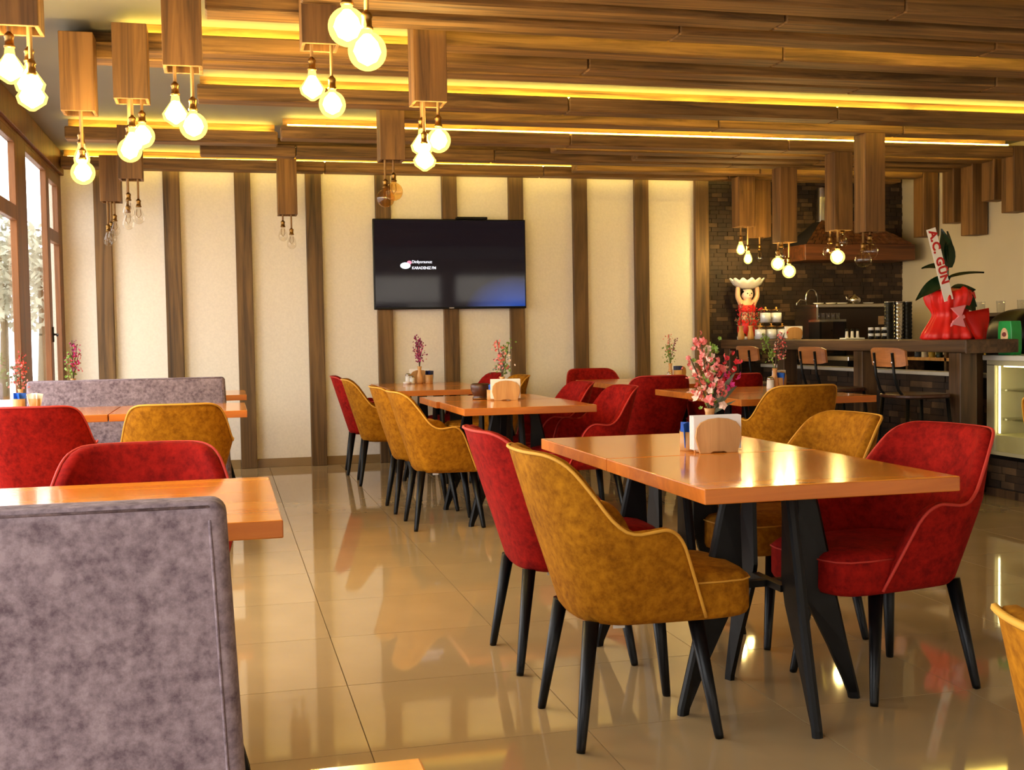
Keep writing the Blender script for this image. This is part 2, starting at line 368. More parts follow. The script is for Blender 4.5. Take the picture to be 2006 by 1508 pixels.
beam(5.34, -.047, XE, (2.211, 4.0), 'ceiling beam carrying the two-bulb box lamp at upper left', True, None, True)
beam(5.05, .36, XE, (2.632, 4.8), 'ceiling beam third from the front of the picture, with an open joint', False)
beam(4.78, .9, XE, (3.1,), 'ceiling beam below the bright strip in the upper right corner', True)
beam(4.30, .3, XE, (2.4, 4.4), 'ceiling beam above the picture edge holding the nearest bulbs', True)  # strip on this beam is added to brighten the near tables and floor
beam(3.70, -.6, XE, (2.0, 4.1), 'ceiling beam over the nearest tables seen only as a floor reflection', True)
beam(3.10, -.6, XE, (1.4, 3.6), 'ceiling beam over the front table seen only as a floor reflection', True)  # out-of-view strip added here for more warm light from above
beam(2.30, -.6, XE, (1.4, 3.6), 'foremost ceiling beam above the camera, lit along its top', True)

# ================================================================= box pendant lamps
def bulb_mesh(kind, s=1.0):
    if kind == 'globe':
        prof = [(.017, 0), (.018, -.012)] + [(.0001 + .0605 * math.sin(a), -.012 - .058 - .0605 * math.cos(a) + .0) for a in [(.30 + (PI - .30) * i / 11) for i in range(12)]]
        prof = [(.017, 0), (.018, -.014)] + [(.0605 * math.sin(a), -.071 + .0605 * math.cos(a)) for a in [(.34 + (PI - .36) * i / 12) for i in range(13)]]
        seg, sm = 20, True
    elif kind == 'diamond':
        prof = [(.016, 0), (.020, -.03), (.058, -.085), (.050, -.112), (.012, -.138)]; seg, sm = 8, False
    else:
        prof = [(.016, 0), (.019, -.02), (.034, -.055), (.041, -.082), (.036, -.108), (.018, -.124), (.004, -.128)]; seg, sm = 18, True
    return lathe([(r * s, z * s) for r, z in prof][::-1], seg, sm)
BMS = {k: bulb_mesh(k) for k in ('globe', 'diamond', 'pear')}
CORE = {'globe': lathe([(.003, -.115), (.03, -.10), (.043, -.072), (.034, -.045), (.012, -.02)], 14), 'diamond': lathe([(.004, -.128), (.038, -.105), (.046, -.084), (.016, -.03)], 10), 'pear': lathe([(.003, -.115), (.024, -.1), (.03, -.08), (.016, -.04)], 12)}
WIRE = tube([(-.012, 0, -.02), (-.016, 0, -.06), (0, 0, -.085), (.016, 0, -.06), (.012, 0, -.02)], .0022, 5)
SOCK = lathe([(.006, .058), (.010, .05), (.016, .046), (.019, .036), (.016, .03), (.017, .006), (.0205, .004), (.0205, -.004)][::-1], 16)
def lamp(x, y, zb, zt, bulbs, label, w=.165, mat=None):
    """open-bottomed wooden box; bulbs = (dx, dy, z of the bulb's middle, kind, state)"""
    t = thing('pendant_lamp', label, 'lamp', (x + w / 2, y + w / 2, zb), group='wooden box lamps'); h = zt - zb; c = w / 2; th = .016
    link('side_board', box(-c, c, -c, -c + th, 0, h, .0025), M_beamz, t); link('side_board', box(-c, c, c - th, c, 0, h, .0025), M_beamz, t)
    link('side_board', box(-c, -c + th, -c + th, c - th, 0, h, .0025), M_beamz, t); link('side_board', box(c - th, c, -c + th, c - th, 0, h, .0025), M_beamz, t)
    link('top_board', box(-c + th, c - th, -c + th, c - th, h - .02, h), M_beamz, t)
    for dx, dy, z, kind, st in bulbs:
        off = {'globe': .071, 'diamond': .075, 'pear': .07}[kind]; zz = z + off - zb
        link('cord', tube([(dx, dy, zz + .055), (dx, dy, h - .02)], .0075, 8), M_cord, t)
        s = link('socket', SOCK, M_brass, t, (dx, dy, zz))
        b = link('bulb', BMS[kind], {'lit': M_lit, 'clear': M_clear, 'amber': M_amber}[st], t, (dx, dy, zz))
        if st == 'lit': link('filament', CORE[kind], M_core, b)
        else: link('filament', WIRE, M_brass, b)
    return t
lamp(-.805, 4.62, 2.33, ZC, [(-.03, -.02, 2.19, 'diamond', 'lit'), (.03, .035, 2.15, 'diamond', 'lit'), (.045, -.03, 2.09, 'diamond', 'lit')], 'box lamp with three lit bulbs cut by the left picture edge')
lamp(-.767, 6.185, 2.318, 2.712, [(.0, .03, 2.105, 'pear', 'lit'), (.01, -.03, 2.015, 'globe', 'lit')], 'box lamp with two lit bulbs one above the other, nearest the window')
lamp(-.496, 5.975, 2.345, 2.712, [(-.02, .03, 2.11, 'globe', 'lit'), (.045, -.01, 2.175, 'globe', 'lit'), (.0, -.04, 2.14, 'diamond', 'lit')], 'box lamp with three lit bulbs bunched together, second from the window')
lamp(-.225, 5.165, 2.33, 2.712, [(-.037, .02, 2.152, 'diamond', 'lit'), (.037, -.02, 2.085, 'globe', 'lit')], 'box lamp with a faceted and a round lit bulb, third from the window')
lamp(.365, 5.165, 2.45, 2.712, [(-.035, .01, 2.281, 'diamond', 'lit'), (.05, -.01, 2.20, 'globe', 'lit')], 'high box lamp with two lit bulbs left of the largest bulbs')
lamp(.348, 3.535, 2.30, 2.712, [(-.035, .0, 2.116, 'globe', 'lit'), (.025, .0, 2.044, 'globe', 'lit')], 'nearest box lamp, only its two largest round lit bulbs in view')
lamp(.926, 5.585, 2.30, 2.712, [(-.03, .02, 2.11, 'diamond', 'lit'), (.05, .0, 2.125, 'globe', 'lit'), (-.03, -.045, 2.03, 'diamond', 'lit')], 'large central box lamp with three lit bulbs above the screen')
lamp(1.024, 7.57, 2.32, 2.712, [(-.045, -.02, 2.075, 'globe', 'amber'), (.02, .04, 2.126, 'globe', 'amber')], 'box lamp with two unlit amber bulbs in front of the screen')
lamp(.478, 10.12, 2.225, 2.70, [(-.04, .02, 2.06, 'pear', 'clear'), (.03, -.02, 1.99, 'pear', 'clear')], 'box lamp with two unlit clear bulbs against the cream wall')
lamp(-.968, 10.12, 2.32, 2.70, [(.02, .03, 2.10, 'pear', 'clear'), (-.03, -.03, 2.01, 'pear', 'clear'), (-.01, .05, 2.04, 'pear', 'clear')], 'box lamp with unlit clear bulbs in the window corner')
lamp(-.705, 8.70, 2.32, 2.70, [(-.03, .02, 2.02, 'pear', 'clear'), (.045, .0, 2.06, 'pear', 'clear'), (-.02, -.045, 2.10, 'pear', 'clear')], 'box lamp with a cluster of unlit clear bulbs beside the window corner lamp')
lamp(4.68, 7.745, 1.887, BZ0, [(-.075 + .015, -.01, 1.682, 'globe', 'clear'), (.02, .03, 1.747, 'globe', 'clear')], 'long box lamp with two unlit clear bulbs, rightmost over the bar')
lamp(4.92, 8.61, 1.98, BZ0, [(-.03, -.03, 1.76, 'globe', 'lit'), (-.06, .04, 1.81, 'globe', 'clear'), (.05, .03, 1.90, 'pear', 'clear')], 'long box lamp with one lit bulb among clear ones over the bar')
lamp(4.865, 9.46, 1.95, BZ0, [(-.06, .02, 1.762, 'globe', 'lit'), (.03, -.02, 1.69, 'globe', 'lit'), (-.06, -.05, 1.84, 'pear', 'clear')], 'long box lamp with two lit round bulbs above the figurine')
lamp(5.03, 10.30, 2.07, BZ0, [(.0, .0, 1.88, 'pear', 'clear')], 'box lamp half hidden behind another over the far bar end')
lamp(4.76, 10.09, 2.15, BZ0, [(-.03, .0, 1.945, 'pear', 'lit'), (.03, -.03, 1.855, 'pear', 'lit')], 'leftmost box lamp over the bar with two small lit bulbs')

# ================================================================= chairs
def sstep(a, b, x):
    t = min(1, max(0, (x - a) / (b - a))); return t * t * (3 - 2 * t)
def sh_pt(s, z, ins=0.0):
    q = (z - .355) / .465; sg = 1 if s >= 0 else -1; s = abs(s)
    a = .165 + .145 * q - ins; b = .212 + .075 * min(q, .55) / .55 - .02 * max(0, q - .55) - ins; xc = -.02
    n = 2.7
    if s <= .5:
        ph = s / .5 * PI / 2; x = xc - a * abs(math.cos(ph)) ** (2 / n); y = b * abs(math.sin(ph)) ** (2 / n)
    else:
        xf = .165 - (z - .355) * .40; u = (s - .5) / .5; x = xc + (xf - xc) * u; y = b - .012 * u * u
    return Vector((x, sg * y, z))
CT = [(-.40, .822), (-.335, .822), (-.285, .817), (-.235, .785), (-.18, .715), (-.13, .645), (-.09, .612), (-.05, .605), (-.01, .611), (.025, .612), (.055, .596), (.08, .565), (.10, .52), (.14, .44)]
def contour(x):
    for k in range(1, len(CT) - 2):
        if x <= CT[k + 1][0] or k == len(CT) - 3:
            (a, p0), (b, p1), (c, p2), (d, p3) = CT[k - 1:k + 3]
            u = min(1, max(0, (x - b) / (c - b))); m1 = (p2 - p0) / (c - a) * (c - b); m2 = (p3 - p1) / (d - b) * (c - b)
            return (2 * u ** 3 - 3 * u * u + 1) * p1 + (u ** 3 - 2 * u * u + u) * m1 + (-2 * u ** 3 + 3 * u * u) * p2 + (u ** 3 - u * u) * m2
TOPC = {}
def sh_top(s):
    k = round(abs(s), 5)
    if k not in TOPC:
        lo, hi = .40, .84
        for _ in range(40):
            m = (lo + hi) / 2
            if contour(sh_pt(k, m).x) > m: lo = m
            else: hi = m
        TOPC[k] = lo
    return TOPC[k]
def make_shell():
    bm = BM(); NS, NZ = 49, 9
    S = [-1 + 2 * i / (NS - 1) for i in range(NS)]
    def row(f): return [bm.verts.new(f(s)) for s in S]
    R = []
    def under(sc, z): return lambda s: Vector(((sh_pt(s, .36).x + .02) * sc - .02, sh_pt(s, .36).y * sc, z))
    R.append(row(under(.80, .338))); R.append(row(under(.93, .345)))
    for k in range(NZ):
        f = k / (NZ - 1); R.append(row(lambda s: sh_pt(s, .362 + (sh_top(s) - .362) * f)))
    R.append(row(lambda s: sh_pt(s, sh_top(s), .006) + Vector((0, 0, .008)))); R.append(row(lambda s: sh_pt(s, sh_top(s), .019) + Vector((0, 0, .011)))); R.append(row(lambda s: sh_pt(s, sh_top(s), .034) + Vector((0, 0, .004))))
    for k in range(NZ):
        f = 1 - k / (NZ - 1); R.append(row(lambda s: sh_pt(s, .40 + (sh_top(s) - .012 - .40) * f, .040)))
    for a, b in zip(R, R[1:]): bridge(bm, a, b, False)
    # front edges of the arms
    n = len(R)
    for e in (0, NS - 1):
        a, b = 2, n - 1
        while b - a > 1:
            v = [R[a][e], R[a + 1][e], R[b - 1][e], R[b][e]]
            try: bm.faces.new(list(dict.fromkeys(v)))
            except ValueError: pass
            a += 1; b -= 1
    bm.faces.new(R[0])
    me = mesh(bm, True); return me
def seat_outline(sc=1.0, ins=.0):
    P = []
    for i in range(17):
        s = -.5 + i / 16.0; p = sh_pt(s, .45, .042); P.append((p.x, p.y))
    w = P[-1][1]
    Q = [(.10, w + .004), (.22, w + .003), (.285, w - .006), (.318, w - .032), (.332, w - .08), (.338, 0)]
    P = P + Q + [(x, -y) for x, y in Q[:-1]][::-1]
    return [(.04 + (x - .04) * sc, y * sc) for x, y in P]
def make_seat():
    bm = BM(); R = []
    for sc, z in ((.90, .338), (.975, .345), (1.0, .36), (1.0, .44), (.985, .456), (.94, .468), (.8, .476), (.5, .480)): R.append(ring(bm, [(x, y, z) for x, y in seat_outline(sc)]))
    for a, b in zip(R, R[1:]): bridge(bm, a, b)
    bm.faces.new(R[0]); bm.faces.new(R[-1]); return mesh(bm, True)
def make_piping():
    pts = [sh_pt(s, sh_top(s), -.002) + Vector((0, 0, .006)) for s in [-1 + 2 * i / 96 for i in range(97)]]
    dn = [sh_pt(1, z, -.001) + Vector((.003, 0, 0)) for z in (.54, .50, .46, .42, .38, .35)]
    up = [Vector((p.x, -p.y, p.z)) for p in dn][::-1]
    bm = atube(BM(), up + pts + dn, .0052, 6)
    so = [p for p in seat_outline(1.006) if p[0] > .06]; so = sorted([p for p in so], key=lambda p: math.atan2(p[1], p[0] - .1))
    atube(bm, [(x, y, .448) for x, y in so], .003, 5); return mesh(bm, True)
SHELL, SEAT, PIPE = make_shell(), make_seat(), make_piping()
def leg_mesh(sx, sy):
    return tube([(sx * .155, sy * .150, .35), (sx * .205, sy * .200, .012), (sx * .207, sy * .202, 0)], [.0235, .0135, .012], 14)
CLEGS = [leg_mesh(a, b) for a in (-1, 1) for b in (-1, 1)]
CTAG = box(-.09, -.055, -.150, -.148, .325, .345)
def chair(x, y, deg, col, label, group):
    red = col == 'red'
    t = thing('dining_chair', label, 'chair', (x, y, 0), math.radians(deg), group)
    fab, pip = (M_red, M_pr) if red else (M_must, M_pm)
    sh = link('shell', SHELL, fab, t); link('piping', PIPE, pip, sh); link('seat', SEAT, fab, t)
    for m in CLEGS: link('leg', m, M_black, t)
    link('care_tag', CTAG, M_white, t)
    return t
G1 = 'chairs at the near right tables'; G2 = 'chairs at the middle tables'; G3 = 'chairs at the far tables'; G4 = 'chairs at the window tables'
chair(1.13, 3.19, 0, 'mustard', 'mustard velvet armchair in the foreground, pulled up to the left of the nearest table', G1)
chair(1.15, 3.94, 0, 'red', 'red velvet armchair seen from behind, just beyond the foreground mustard chair', G1)
chair(2.075, 3.34, 189, 'red', 'red velvet armchair facing the nearest table from its right side', G1)
chair(2.075, 3.99, 183, 'mustard', 'mustard armchair right of the napkin holder, beyond the red one', G1)
chair(1.28, 6.92, 0, 'mustard', 'mustard armchair nearest the camera at the middle table', G2)
chair(1.26, 7.62, 0, 'mustard', 'mustard armchair half hidden behind another at the middle table', G2)
chair(2.13, 6.76, 182, 'red', 'red armchair at the near right side of the middle table', G2)
chair(2.08, 7.47, 182, 'red', 'red armchair at the far right side of the middle table', G2)
chair(1.22, 9.12, -4, 'mustard', 'mustard armchair beside the far table under the screen, left side', G3)
chair(1.20, 9.86, -4, 'red', 'red armchair showing as a thin edge behind the far mustard chair', G3)
chair(2.05, 9.03, 182, 'mustard', 'mustard armchair behind the wooden napkin holder of the middle table', G3)
chair(2.0, 9.70, 182, 'red', 'dark red armchair back under the right part of the screen', G3)
chair(3.23, 8.50, 90, 'red', 'dark red armchair with its tall back to the camera near the right posts', G3)
chair(3.86, 8.52, 90, 'red', 'dark red armchair mostly hidden behind the pink flowers', G3)
chair(3.32, 10.0, 270, 'red', 'dark red armchair at the cream wall behind the far right table', G3)
chair(3.36, 6.52, 92, 'mustard', 'mustard armchair with its back to the camera, before the bar stools', G2)
chair(1.165, .985, 0, 'mustard', 'mustard armchair cut off at the lower right picture corner', G1)
chair(3.96, 4.55, 20, 'mustard', 'mustard armchair showing as a sliver at the right picture edge', G1)
chair(-.97, 6.58, 90, 'red', 'red armchair with its back to the camera at the left picture edge', G4)
chair(-.255, 6.44, 90, 'mustard', 'mustard armchair with its back to the camera by the window benches', G4)
chair(-.26, 3.53, 270, 'red', 'red armchair behind the nearest window table, facing the camera', G4)

# ================================================================= tables
def leg_plate():
    # tapered sheet leg: straight rounded outer edge, inner edge bellied at the brace
    bm = BM()
    prof = [(.120, .715, .050), (.150, .60, .072), (.190, .42, .118), (.205, .34, .112), (.245, .17, .066), (.283, .02, .036), (.285, 0, .034)]
    R = []
    for xo, z, w in prof:
        xi = xo - w + .02; xo += .02; th = .014
        R.append(ring(bm, [(xi, -th * .5, z), (xo - .012, -.017, z), (xo - .003, -.012, z), (xo, 0, z), (xo - .003, .012, z), (xo - .012, .017, z), (xi, th * .5, z)]))
    for a, b in zip(R, R[1:]): bridge(bm, a, b)
    bm.faces.new(R[0]); bm.faces.new(R[-1]); return mesh(bm)
LEGP = leg_plate()
BRACE = mesh(aprism(aprism(BM(), [(-.10, -.014), (.10, -.014), (.10, .014), (-.10, .014)], .375, .395), [(-.014, -.10), (.014, -.10), (.014, .10), (-.014, .10)], .376, .396))
PLATE = box(-.17, .17, -.17, .17, .692, .70)
def table(x, y, w, d, label, group, z=.74):
    t = thing('cafe_table', label, 'table', (x + w / 2, y + d / 2, 0), group=group); g = .003
    bm = abox(BM(), -w / 2 + g, w / 2 - g, -d / 2 + g, d / 2 - g, z - .042, z, .003, 2)
    top = link('table_top', mesh(bm), M_table, t); me = top.data; me.materials.append(M_tedge)
    for p in me.polygons:
        if abs(p.normal.z) < .5: p.material_index = 1
    for k in range(4): link('leg', LEGP, M_blackm, t, (0, 0, 0), (0, 0, k * PI / 2))
    link('brace', BRACE, M_blackm, t); link('top_plate', PLATE, M_blackm, t)
    return t
A1, A2, A3, A4 = 'pairs of tables near right', 'tables in the middle row', 'tables at the back', 'tables along the window'
table(1.215, 2.80, .775, .81, 'orange brown wooden table nearest the camera at the right', A1)
table(1.215, 3.61, .775, .81, 'wooden table behind the nearest one, pushed against it', A1)
table(1.31, 6.40, .80, .77, 'wooden table with the napkin holder at its far edge, in the middle row', A2)
table(1.29, 7.17, .80, .66, 'wooden table under the dark wooden bowl in the middle row', A2)
table(1.26, 8.75, .80, .74, 'wooden table before the cream wall under the screen, front one', A3)
table(1.26, 9.49, .80, .80, 'wooden table touching the uprights under the screen, with purple flowers', A3)
table(3.04, 6.44, .93, .74, 'wooden table behind the mustard chair near the bar stools', A2)
table(3.06, 7.18, .95, .76, 'wooden table with green and pink flowers before the bar stools', A2)
table(3.07, 8.62, 1.0, .70, 'wooden table between the dark red chairs near the right posts', A3)
table(3.07, 9.32, 1.0, .62, 'wooden table at the cream wall with small pink flowers', A3)
table(-.655, 2.665, .778, .87, 'wooden window table in front of the nearest grey bench', A4)
table(-1.30, 2.665, .64, .87, 'wooden window table reflecting daylight at the left picture edge', A4)
table(-.653, 6.91, .776, .88, 'wooden window table behind the mustard chair, right one of its pair', A4)
table(-1.30, 6.91, .645, .88, 'wooden window table with red flowers against the glass', A4)
table(-.62, 8.87, .776, .85, 'farthest wooden window table, showing only its right end past the bench', A4)
table(-1.30, 8.87, .675, .85, 'farthest window table hidden behind the bench, with pink and green flowers', A4)
table(-.62, .29, .80, .82, 'wooden table whose bright corner shows at the bottom picture edge', A4)

# ================================================================= benches
def bench(x1, y, L, label):
    """booth bench, back towards the camera; x1 = right end, y = rear face at the top"""
    t = thing('booth_bench', label, 'bench', (x1, y, 0), group='grey velvet benches')
    bm = BM(); abox(bm, 0, 1, 0, 1, 0, 1)
    for v in bm.verts:
        tp = v.co.z > .5; e = 0 if tp else .035; x = (e if v.co.x > .5 else -L - e * .3); y = ((.10 if tp else .16) if v.co.y > .5 else (0 if tp else -.03)); v.co = Vector((x, y, .90 if tp else .10))
    for e in list(bm.edges):
        pass
    bmesh.ops.subdivide_edges(bm, edges=[e for e in bm.edges if abs(e.verts[0].co.z - e.verts[1].co.z) > .5], cuts=3)
    bmesh.ops.recalc_face_normals(bm, faces=bm.faces)
    bmesh.ops.bevel(bm, geom=[e for e in bm.edges if e.calc_face_angle(0) > .6], offset=.024, segments=5, affect='EDGES', profile=.5)
    bk = link('backrest', mesh(bm, True), M_grey, t)
    link('seam', tube([(.009, -.0295, .11), (-.004, -.0188, .40), (-.013, -.0113, .60), (-.0225, -.003, .82), (-.025, -.0003, .872)], .0026, 5), M_grey, bk)
    link('seam', tube([(-L + .03, .0055, .8925), (-.026, .0055, .8925)], .0026, 5), M_grey, bk)
    link('seat', box(-L, 0, .12, .60, .30, .47, .03, 3), M_grey, t)
    link('base', box(-L + .02, -.01, .05, .56, .05, .30, .005), M_dkwood, t)
    for xx in (-L + .06, -.08):
        for yy in (.08, .5): link('foot', box(xx - .02, xx + .02, yy - .02, yy + .02, 0, .05), M_black, t)
    return t
bench(-.005, 1.855, 1.28, 'large mauve grey velvet bench back filling the lower left corner')
bench(-.004, 8.17, 1.28, 'mauve grey velvet bench back behind the window table, farther away')

# ================================================================= television
tv = thing('television', 'large flat black television hung on the cream wall', 'television', (2.05, YB - .055, 1.82))
W, H = 1.432, .826
link('cabinet', box(-W / 2, W / 2, -.045, 0, -H / 2, H / 2, .006, 2), M_black, tv)
m, t_, b_ = newmat('tv_screen'); setp(b_, rough=.05, spec=.35)
N = t_.nodes; tc = N.new('ShaderNodeTexCoord'); mp = N.new('ShaderNodeMapping'); mp.inputs['Location'].default_value = (-.62, 0, .42); mp.inputs['Scale'].default_value = (2.1, 0, 3.0)
t_.links.new(tc.outputs['Object'], mp.inputs[0]); gr = N.new('ShaderNodeTexGradient'); gr.gradient_type = 'SPHERICAL'; mp.inputs['Location'].default_value = (-.60 * 2.1, 0, .44 * 3.0); t_.links.new(mp.outputs[0], gr.inputs[0])
rp = N.new('ShaderNodeValToRGB'); rp.color_ramp.elements[0].position = 0; rp.color_ramp.elements[0].color = (.006, .004, .006, 1); rp.color_ramp.elements[1].position = .9; rp.color_ramp.elements[1].color = (.006, .05, .30, 1)
t_.links.new(gr.outputs['Fac'], rp.inputs[0]); t_.links.new(rp.outputs[0], b_.inputs['Emission Color']); b_.inputs['Emission Strength'].default_value = 1.0; b_.inputs['Base Color'].default_value = (.003, .003, .004, 1)
sc = link('screen', box(-W / 2 + .012, W / 2 - .012, -.0475, -.044, -H / 2 + .02, H / 2 - .012), m, tv)
M_txt = emit('screen_white', (.9, .88, .95), 1.0); M_tpk = emit('screen_pink', (.8, .25, .35), 1.2)
def on_screen(name, me, mat, x, z): return link(name, me, mat, sc, (x, -.0482, z), (PI / 2, 0, 0))
on_screen('screen_text', text_mesh('Dinliyorsunuz:', .036, .0003, .92, .0006), M_txt, -.365, .020)
on_screen('screen_text', text_mesh('KARADENIZ FM', .034, .0003, .92, .0008), M_txt, -.365, -.036)
on_screen('screen_logo', mesh(aprism(BM(), [(.048 * math.cos(a), .030 * math.sin(a)) for a in [2 * PI * i / 20 for i in range(20)]], -.0003, .0003)), M_txt, -.425, -.014)
on_screen('screen_logo', mesh(aprism(BM(), [(.022 * math.cos(a), .018 * math.sin(a)) for a in [2 * PI * i / 14 for i in range(14)]], -.0002, .0002)), M_tpk, -.388, .014)
link('maker_badge', box(-.022, .022, -.0478, -.0455, -H / 2 + .006, -H / 2 + .012), M_white, tv)
link('wall_mount', box(-.3, .3, -.002, .055, -.2, .2), M_blackm, tv)
tag(link('set_top_box', box(-.145, .145, -.06, .05, 0, .022, .004), M_blackm, None, (2.255, YB - .056, 1.82 + H / 2)), 'flat black receiver box lying on top of the television', 'receiver')

# ================================================================= things on the tables
def napkin_holder(x, y, z, deg, label, s=1.0):
    t = thing('napkin_holder', label, 'napkin holder', (x, y, z), math.radians(deg), 'wooden napkin holders')
    w, h = .088 * s, .118 * s
    def face(): return [(-w * .78, .0), (-w * .35, 0), (-w * .2, .006), (w * .2, .006), (w * .35, 0), (w * .78, 0), (w * .95, h * .45), (w * .9, h * .72), (w * .72, h * .88), (w * .4, h * .97), (0, h), (-w * .4, h * .97), (-w * .72, h * .88), (-w * .9, h * .72), (-w * .95, h * .45)]
    link('face', prism(face(), -.026 * s, -.017 * s, 'y', .002), M_light, t); link('face', prism(face(), .017 * s, .026 * s, 'y', .002), M_light, t)
    link('bottom', box(-w * .75, w * .75, -.02 * s, .02 * s, .004, .012), M_light, t)
    bm = BM(); n = 6
    for i in range(n): yy = (-.014 + .028 * i / (n - 1)) * s; abox(bm, -w * (.98 + .02 * (i % 2)), w * (.98 + .02 * (i % 2)), yy - .0018, yy + .0018, .012, h * (1.045 + .012 * (i % 3)))
    tag(link('napkins', mesh(bm), M_napkin, t), kind='stuff'); return t
def cup(x, y, z, label, mat=M_blue, s=1.0):
    t = thing('sachet_cup', label, 'cup', (x, y, z), 0, 'wooden sachet cups')
    link('cup_body', lathe([(.030 * s, 0), (.032 * s, .003), (.032 * s, .066 * s), (.027 * s, .066 * s), (.027 * s, .012), (.001, .010)], 20), M_light, t)
    r = random.Random(int(x * 99))
    for i in range(5):
        a = i * 1.3; dx, dy = .012 * math.cos(a) * s, .012 * math.sin(a) * s
        link('sachet', box(-.020 * s, .020 * s, -.0015, .0015, 0, .085 * s), mat, t, (dx, dy, .014), (r.uniform(-.15, .15), r.uniform(-.25, .25), a))
    return t
def vase_prof(s): return [(.001, 0), (.020 * s, 0), (.026 * s, .006), (.028 * s, .03 * s), (.022 * s, .07 * s), (.014 * s, .10 * s), (.016 * s, .13 * s), (.020 * s, .145 * s), (.016 * s, .145 * s), (.010 * s, .11 * s), (.002, .10 * s)]
def petal(bm, p, r, rnd):
    # small open blossom of four cupped petals
    ax = Vector((rnd.uniform(-1, 1), rnd.uniform(-1, 1), rnd.uniform(-.2, .8))).normalized()
    a = ax.cross(Vector((0, 0, 1)));  a = a.normalized() if a.length > .1 else Vector((1, 0, 0)); b = ax.cross(a)
    c = bm.verts.new(p - ax * r * .3)
    for k in range(5):
        t0 = k * 2 * PI / 5; d = a * math.cos(t0) + b * math.sin(t0); e = -a * math.sin(t0) + b * math.cos(t0)
        v = [bm.verts.new(p + d * r * .6 + e * r * .42), bm.verts.new(p + d * r + ax * r * .35), bm.verts.new(p + d * r * .6 - e * r * .42)]
        bm.faces.new((c, v[0], v[1])); bm.faces.new((c, v[1], v[2]))
def flowers(x, y, z, label, stems, s=1.0, seed=1, vase=True, vmat=None):
    """stems: (lean x, lean y, height, material, blossom radius, count, start fraction)"""
    t = thing('flower_vase', label, 'flowers', (x, y, z), 0, 'flower vases'); rnd = random.Random(seed)
    zt = .14 * s
    if vase: link('vase', lathe(vase_prof(s), 18), vmat or M_light, t)
    for lx, ly, h, mat, br, cnt, f0 in stems:
        P = [Vector((lx * u ** 1.5, ly * u ** 1.5, .10 * s + (h - .10 * s) * u)) for u in [i / 10 for i in range(11)]]
        st = link('stem', tube(P, .0022 * s + .0006, 5), M_soil if mat is not M_leaf else M_leaf, t)
        if cnt:
            bm = BM()
            cnt = int(cnt * 1.5)
            for k in range(cnt):
                u = f0 + (1 - f0) * (k + rnd.random()) / cnt; i = min(9, int(u * 10)); p = P[i].lerp(P[i + 1], u * 10 - i)
                sp = (.026 * (1.15 - u) + .010) * s; p = p + Vector((rnd.gauss(0, sp), rnd.gauss(0, sp), rnd.gauss(0, .008)))
                petal(bm, p, br * rnd.uniform(.6, .95), rnd)
            tag(link('blossom_spike' if mat not in (M_leaf, M_leafg) else 'leaf_spray', mesh(bm), mat, st), kind='stuff')
    return t
def leaf_blade(parent, pts, w, mat):
    bm = BM(); n = len(pts); prev = None
    for i, p in enumerate(pts):
        p = Vector(p); ww = w * math.sin(PI * (.12 + .86 * i / (n - 1))); d = (Vector(pts[min(i + 1, n - 1)]) - Vector(pts[max(i - 1, 0)])).normalized()
        sd = d.cross(Vector((0, -1, .3))).normalized(); cur = (bm.verts.new(p - sd * ww), bm.verts.new(p + Vector((0, .002, -.002))), bm.verts.new(p + sd * ww))
        if prev: bm.faces.new((prev[0], prev[1], cur[1], cur[0])); bm.faces.new((prev[1], prev[2], cur[2], cur[1]))
        prev = cur
    return link('leaf', mesh(bm, True), mat, parent)
def shaker(x, y, z, label, s=1.0):
    t = thing('salt_shaker', label, 'shaker', (x, y, z), 0, 'white shakers')
    link('body', lathe([(.001, 0), (.020 * s, 0), (.022 * s, .004), (.019 * s, .05 * s), (.001, .05 * s)], 16), M_white, t)
    link('cap', lathe([(.0195 * s, .05 * s), (.0195 * s, .058 * s), (.012 * s, .066 * s), (.001, .067 * s)], 16), M_steel, t)
TZ = .74
napkin_holder(1.635, 3.665, TZ, 0, 'pale wooden napkin holder standing on the nearest tables', 1.02)
cup(1.575, 3.76, TZ, 'wooden cup of blue sachets left of the nearest napkin holder')
f = flowers(1.662, 3.775, TZ, 'tall pink and cream blossom vase behind the nearest napkin holder', [
    (-.035, 0, .40, M_fpink, .016, 26, .3), (-.01, .01, .36, M_fpale, .019, 26, .25), (.005, 0, .38, M_leaf, .013, 26, .2), (.085, 0, .345, M_fred, .013, 12, .5), (.10, .02, .27, M_fmag, .015, 10, .55), (-.075, .0, .33, M_fpink, .012, 8, .65), (.02, -.02, .30, M_fpink, .02, 22, .35), (.06, .02, .30, M_fpale, .013, 8, .6)], 1.0, 3)
for e, w in (((.10, 0, .27), .012), (.11, .02, .23) and ((.115, .02, .22), .012), ((.09, -.02, .17), .007), ((.075, .01, .31), .008)):
    leaf_blade(f, [(e[0] * u ** 1.3, e[1] * u, .12 + (e[2] - .12) * u) for u in [i / 7 for i in range(8)]], w, M_leafg)
napkin_holder(1.735, 7.13, TZ, -6, 'wooden napkin holder on the middle table beside the dark bowl', 1.08)
b = thing('wooden_bowl', 'dark brown turned wooden pot on the middle table', 'bowl', (1.612, 7.32, TZ))
link('pot', lathe([(.001, 0), (.050, 0), (.052, .012), (.044, .02), (.048, .026), (.062, .06), (.064, .085), (.060, .10), (.052, .104), (.050, .085), (.001, .075)], 24), M_dkwood, b)
link('rings', lathe([(.0525, .004), (.054, .007), (.0525, .010)], 24), M_brass, b)
cup(1.665, 7.22, TZ, 'wooden cup with a blue sachet squeezed between pot and napkin holder')
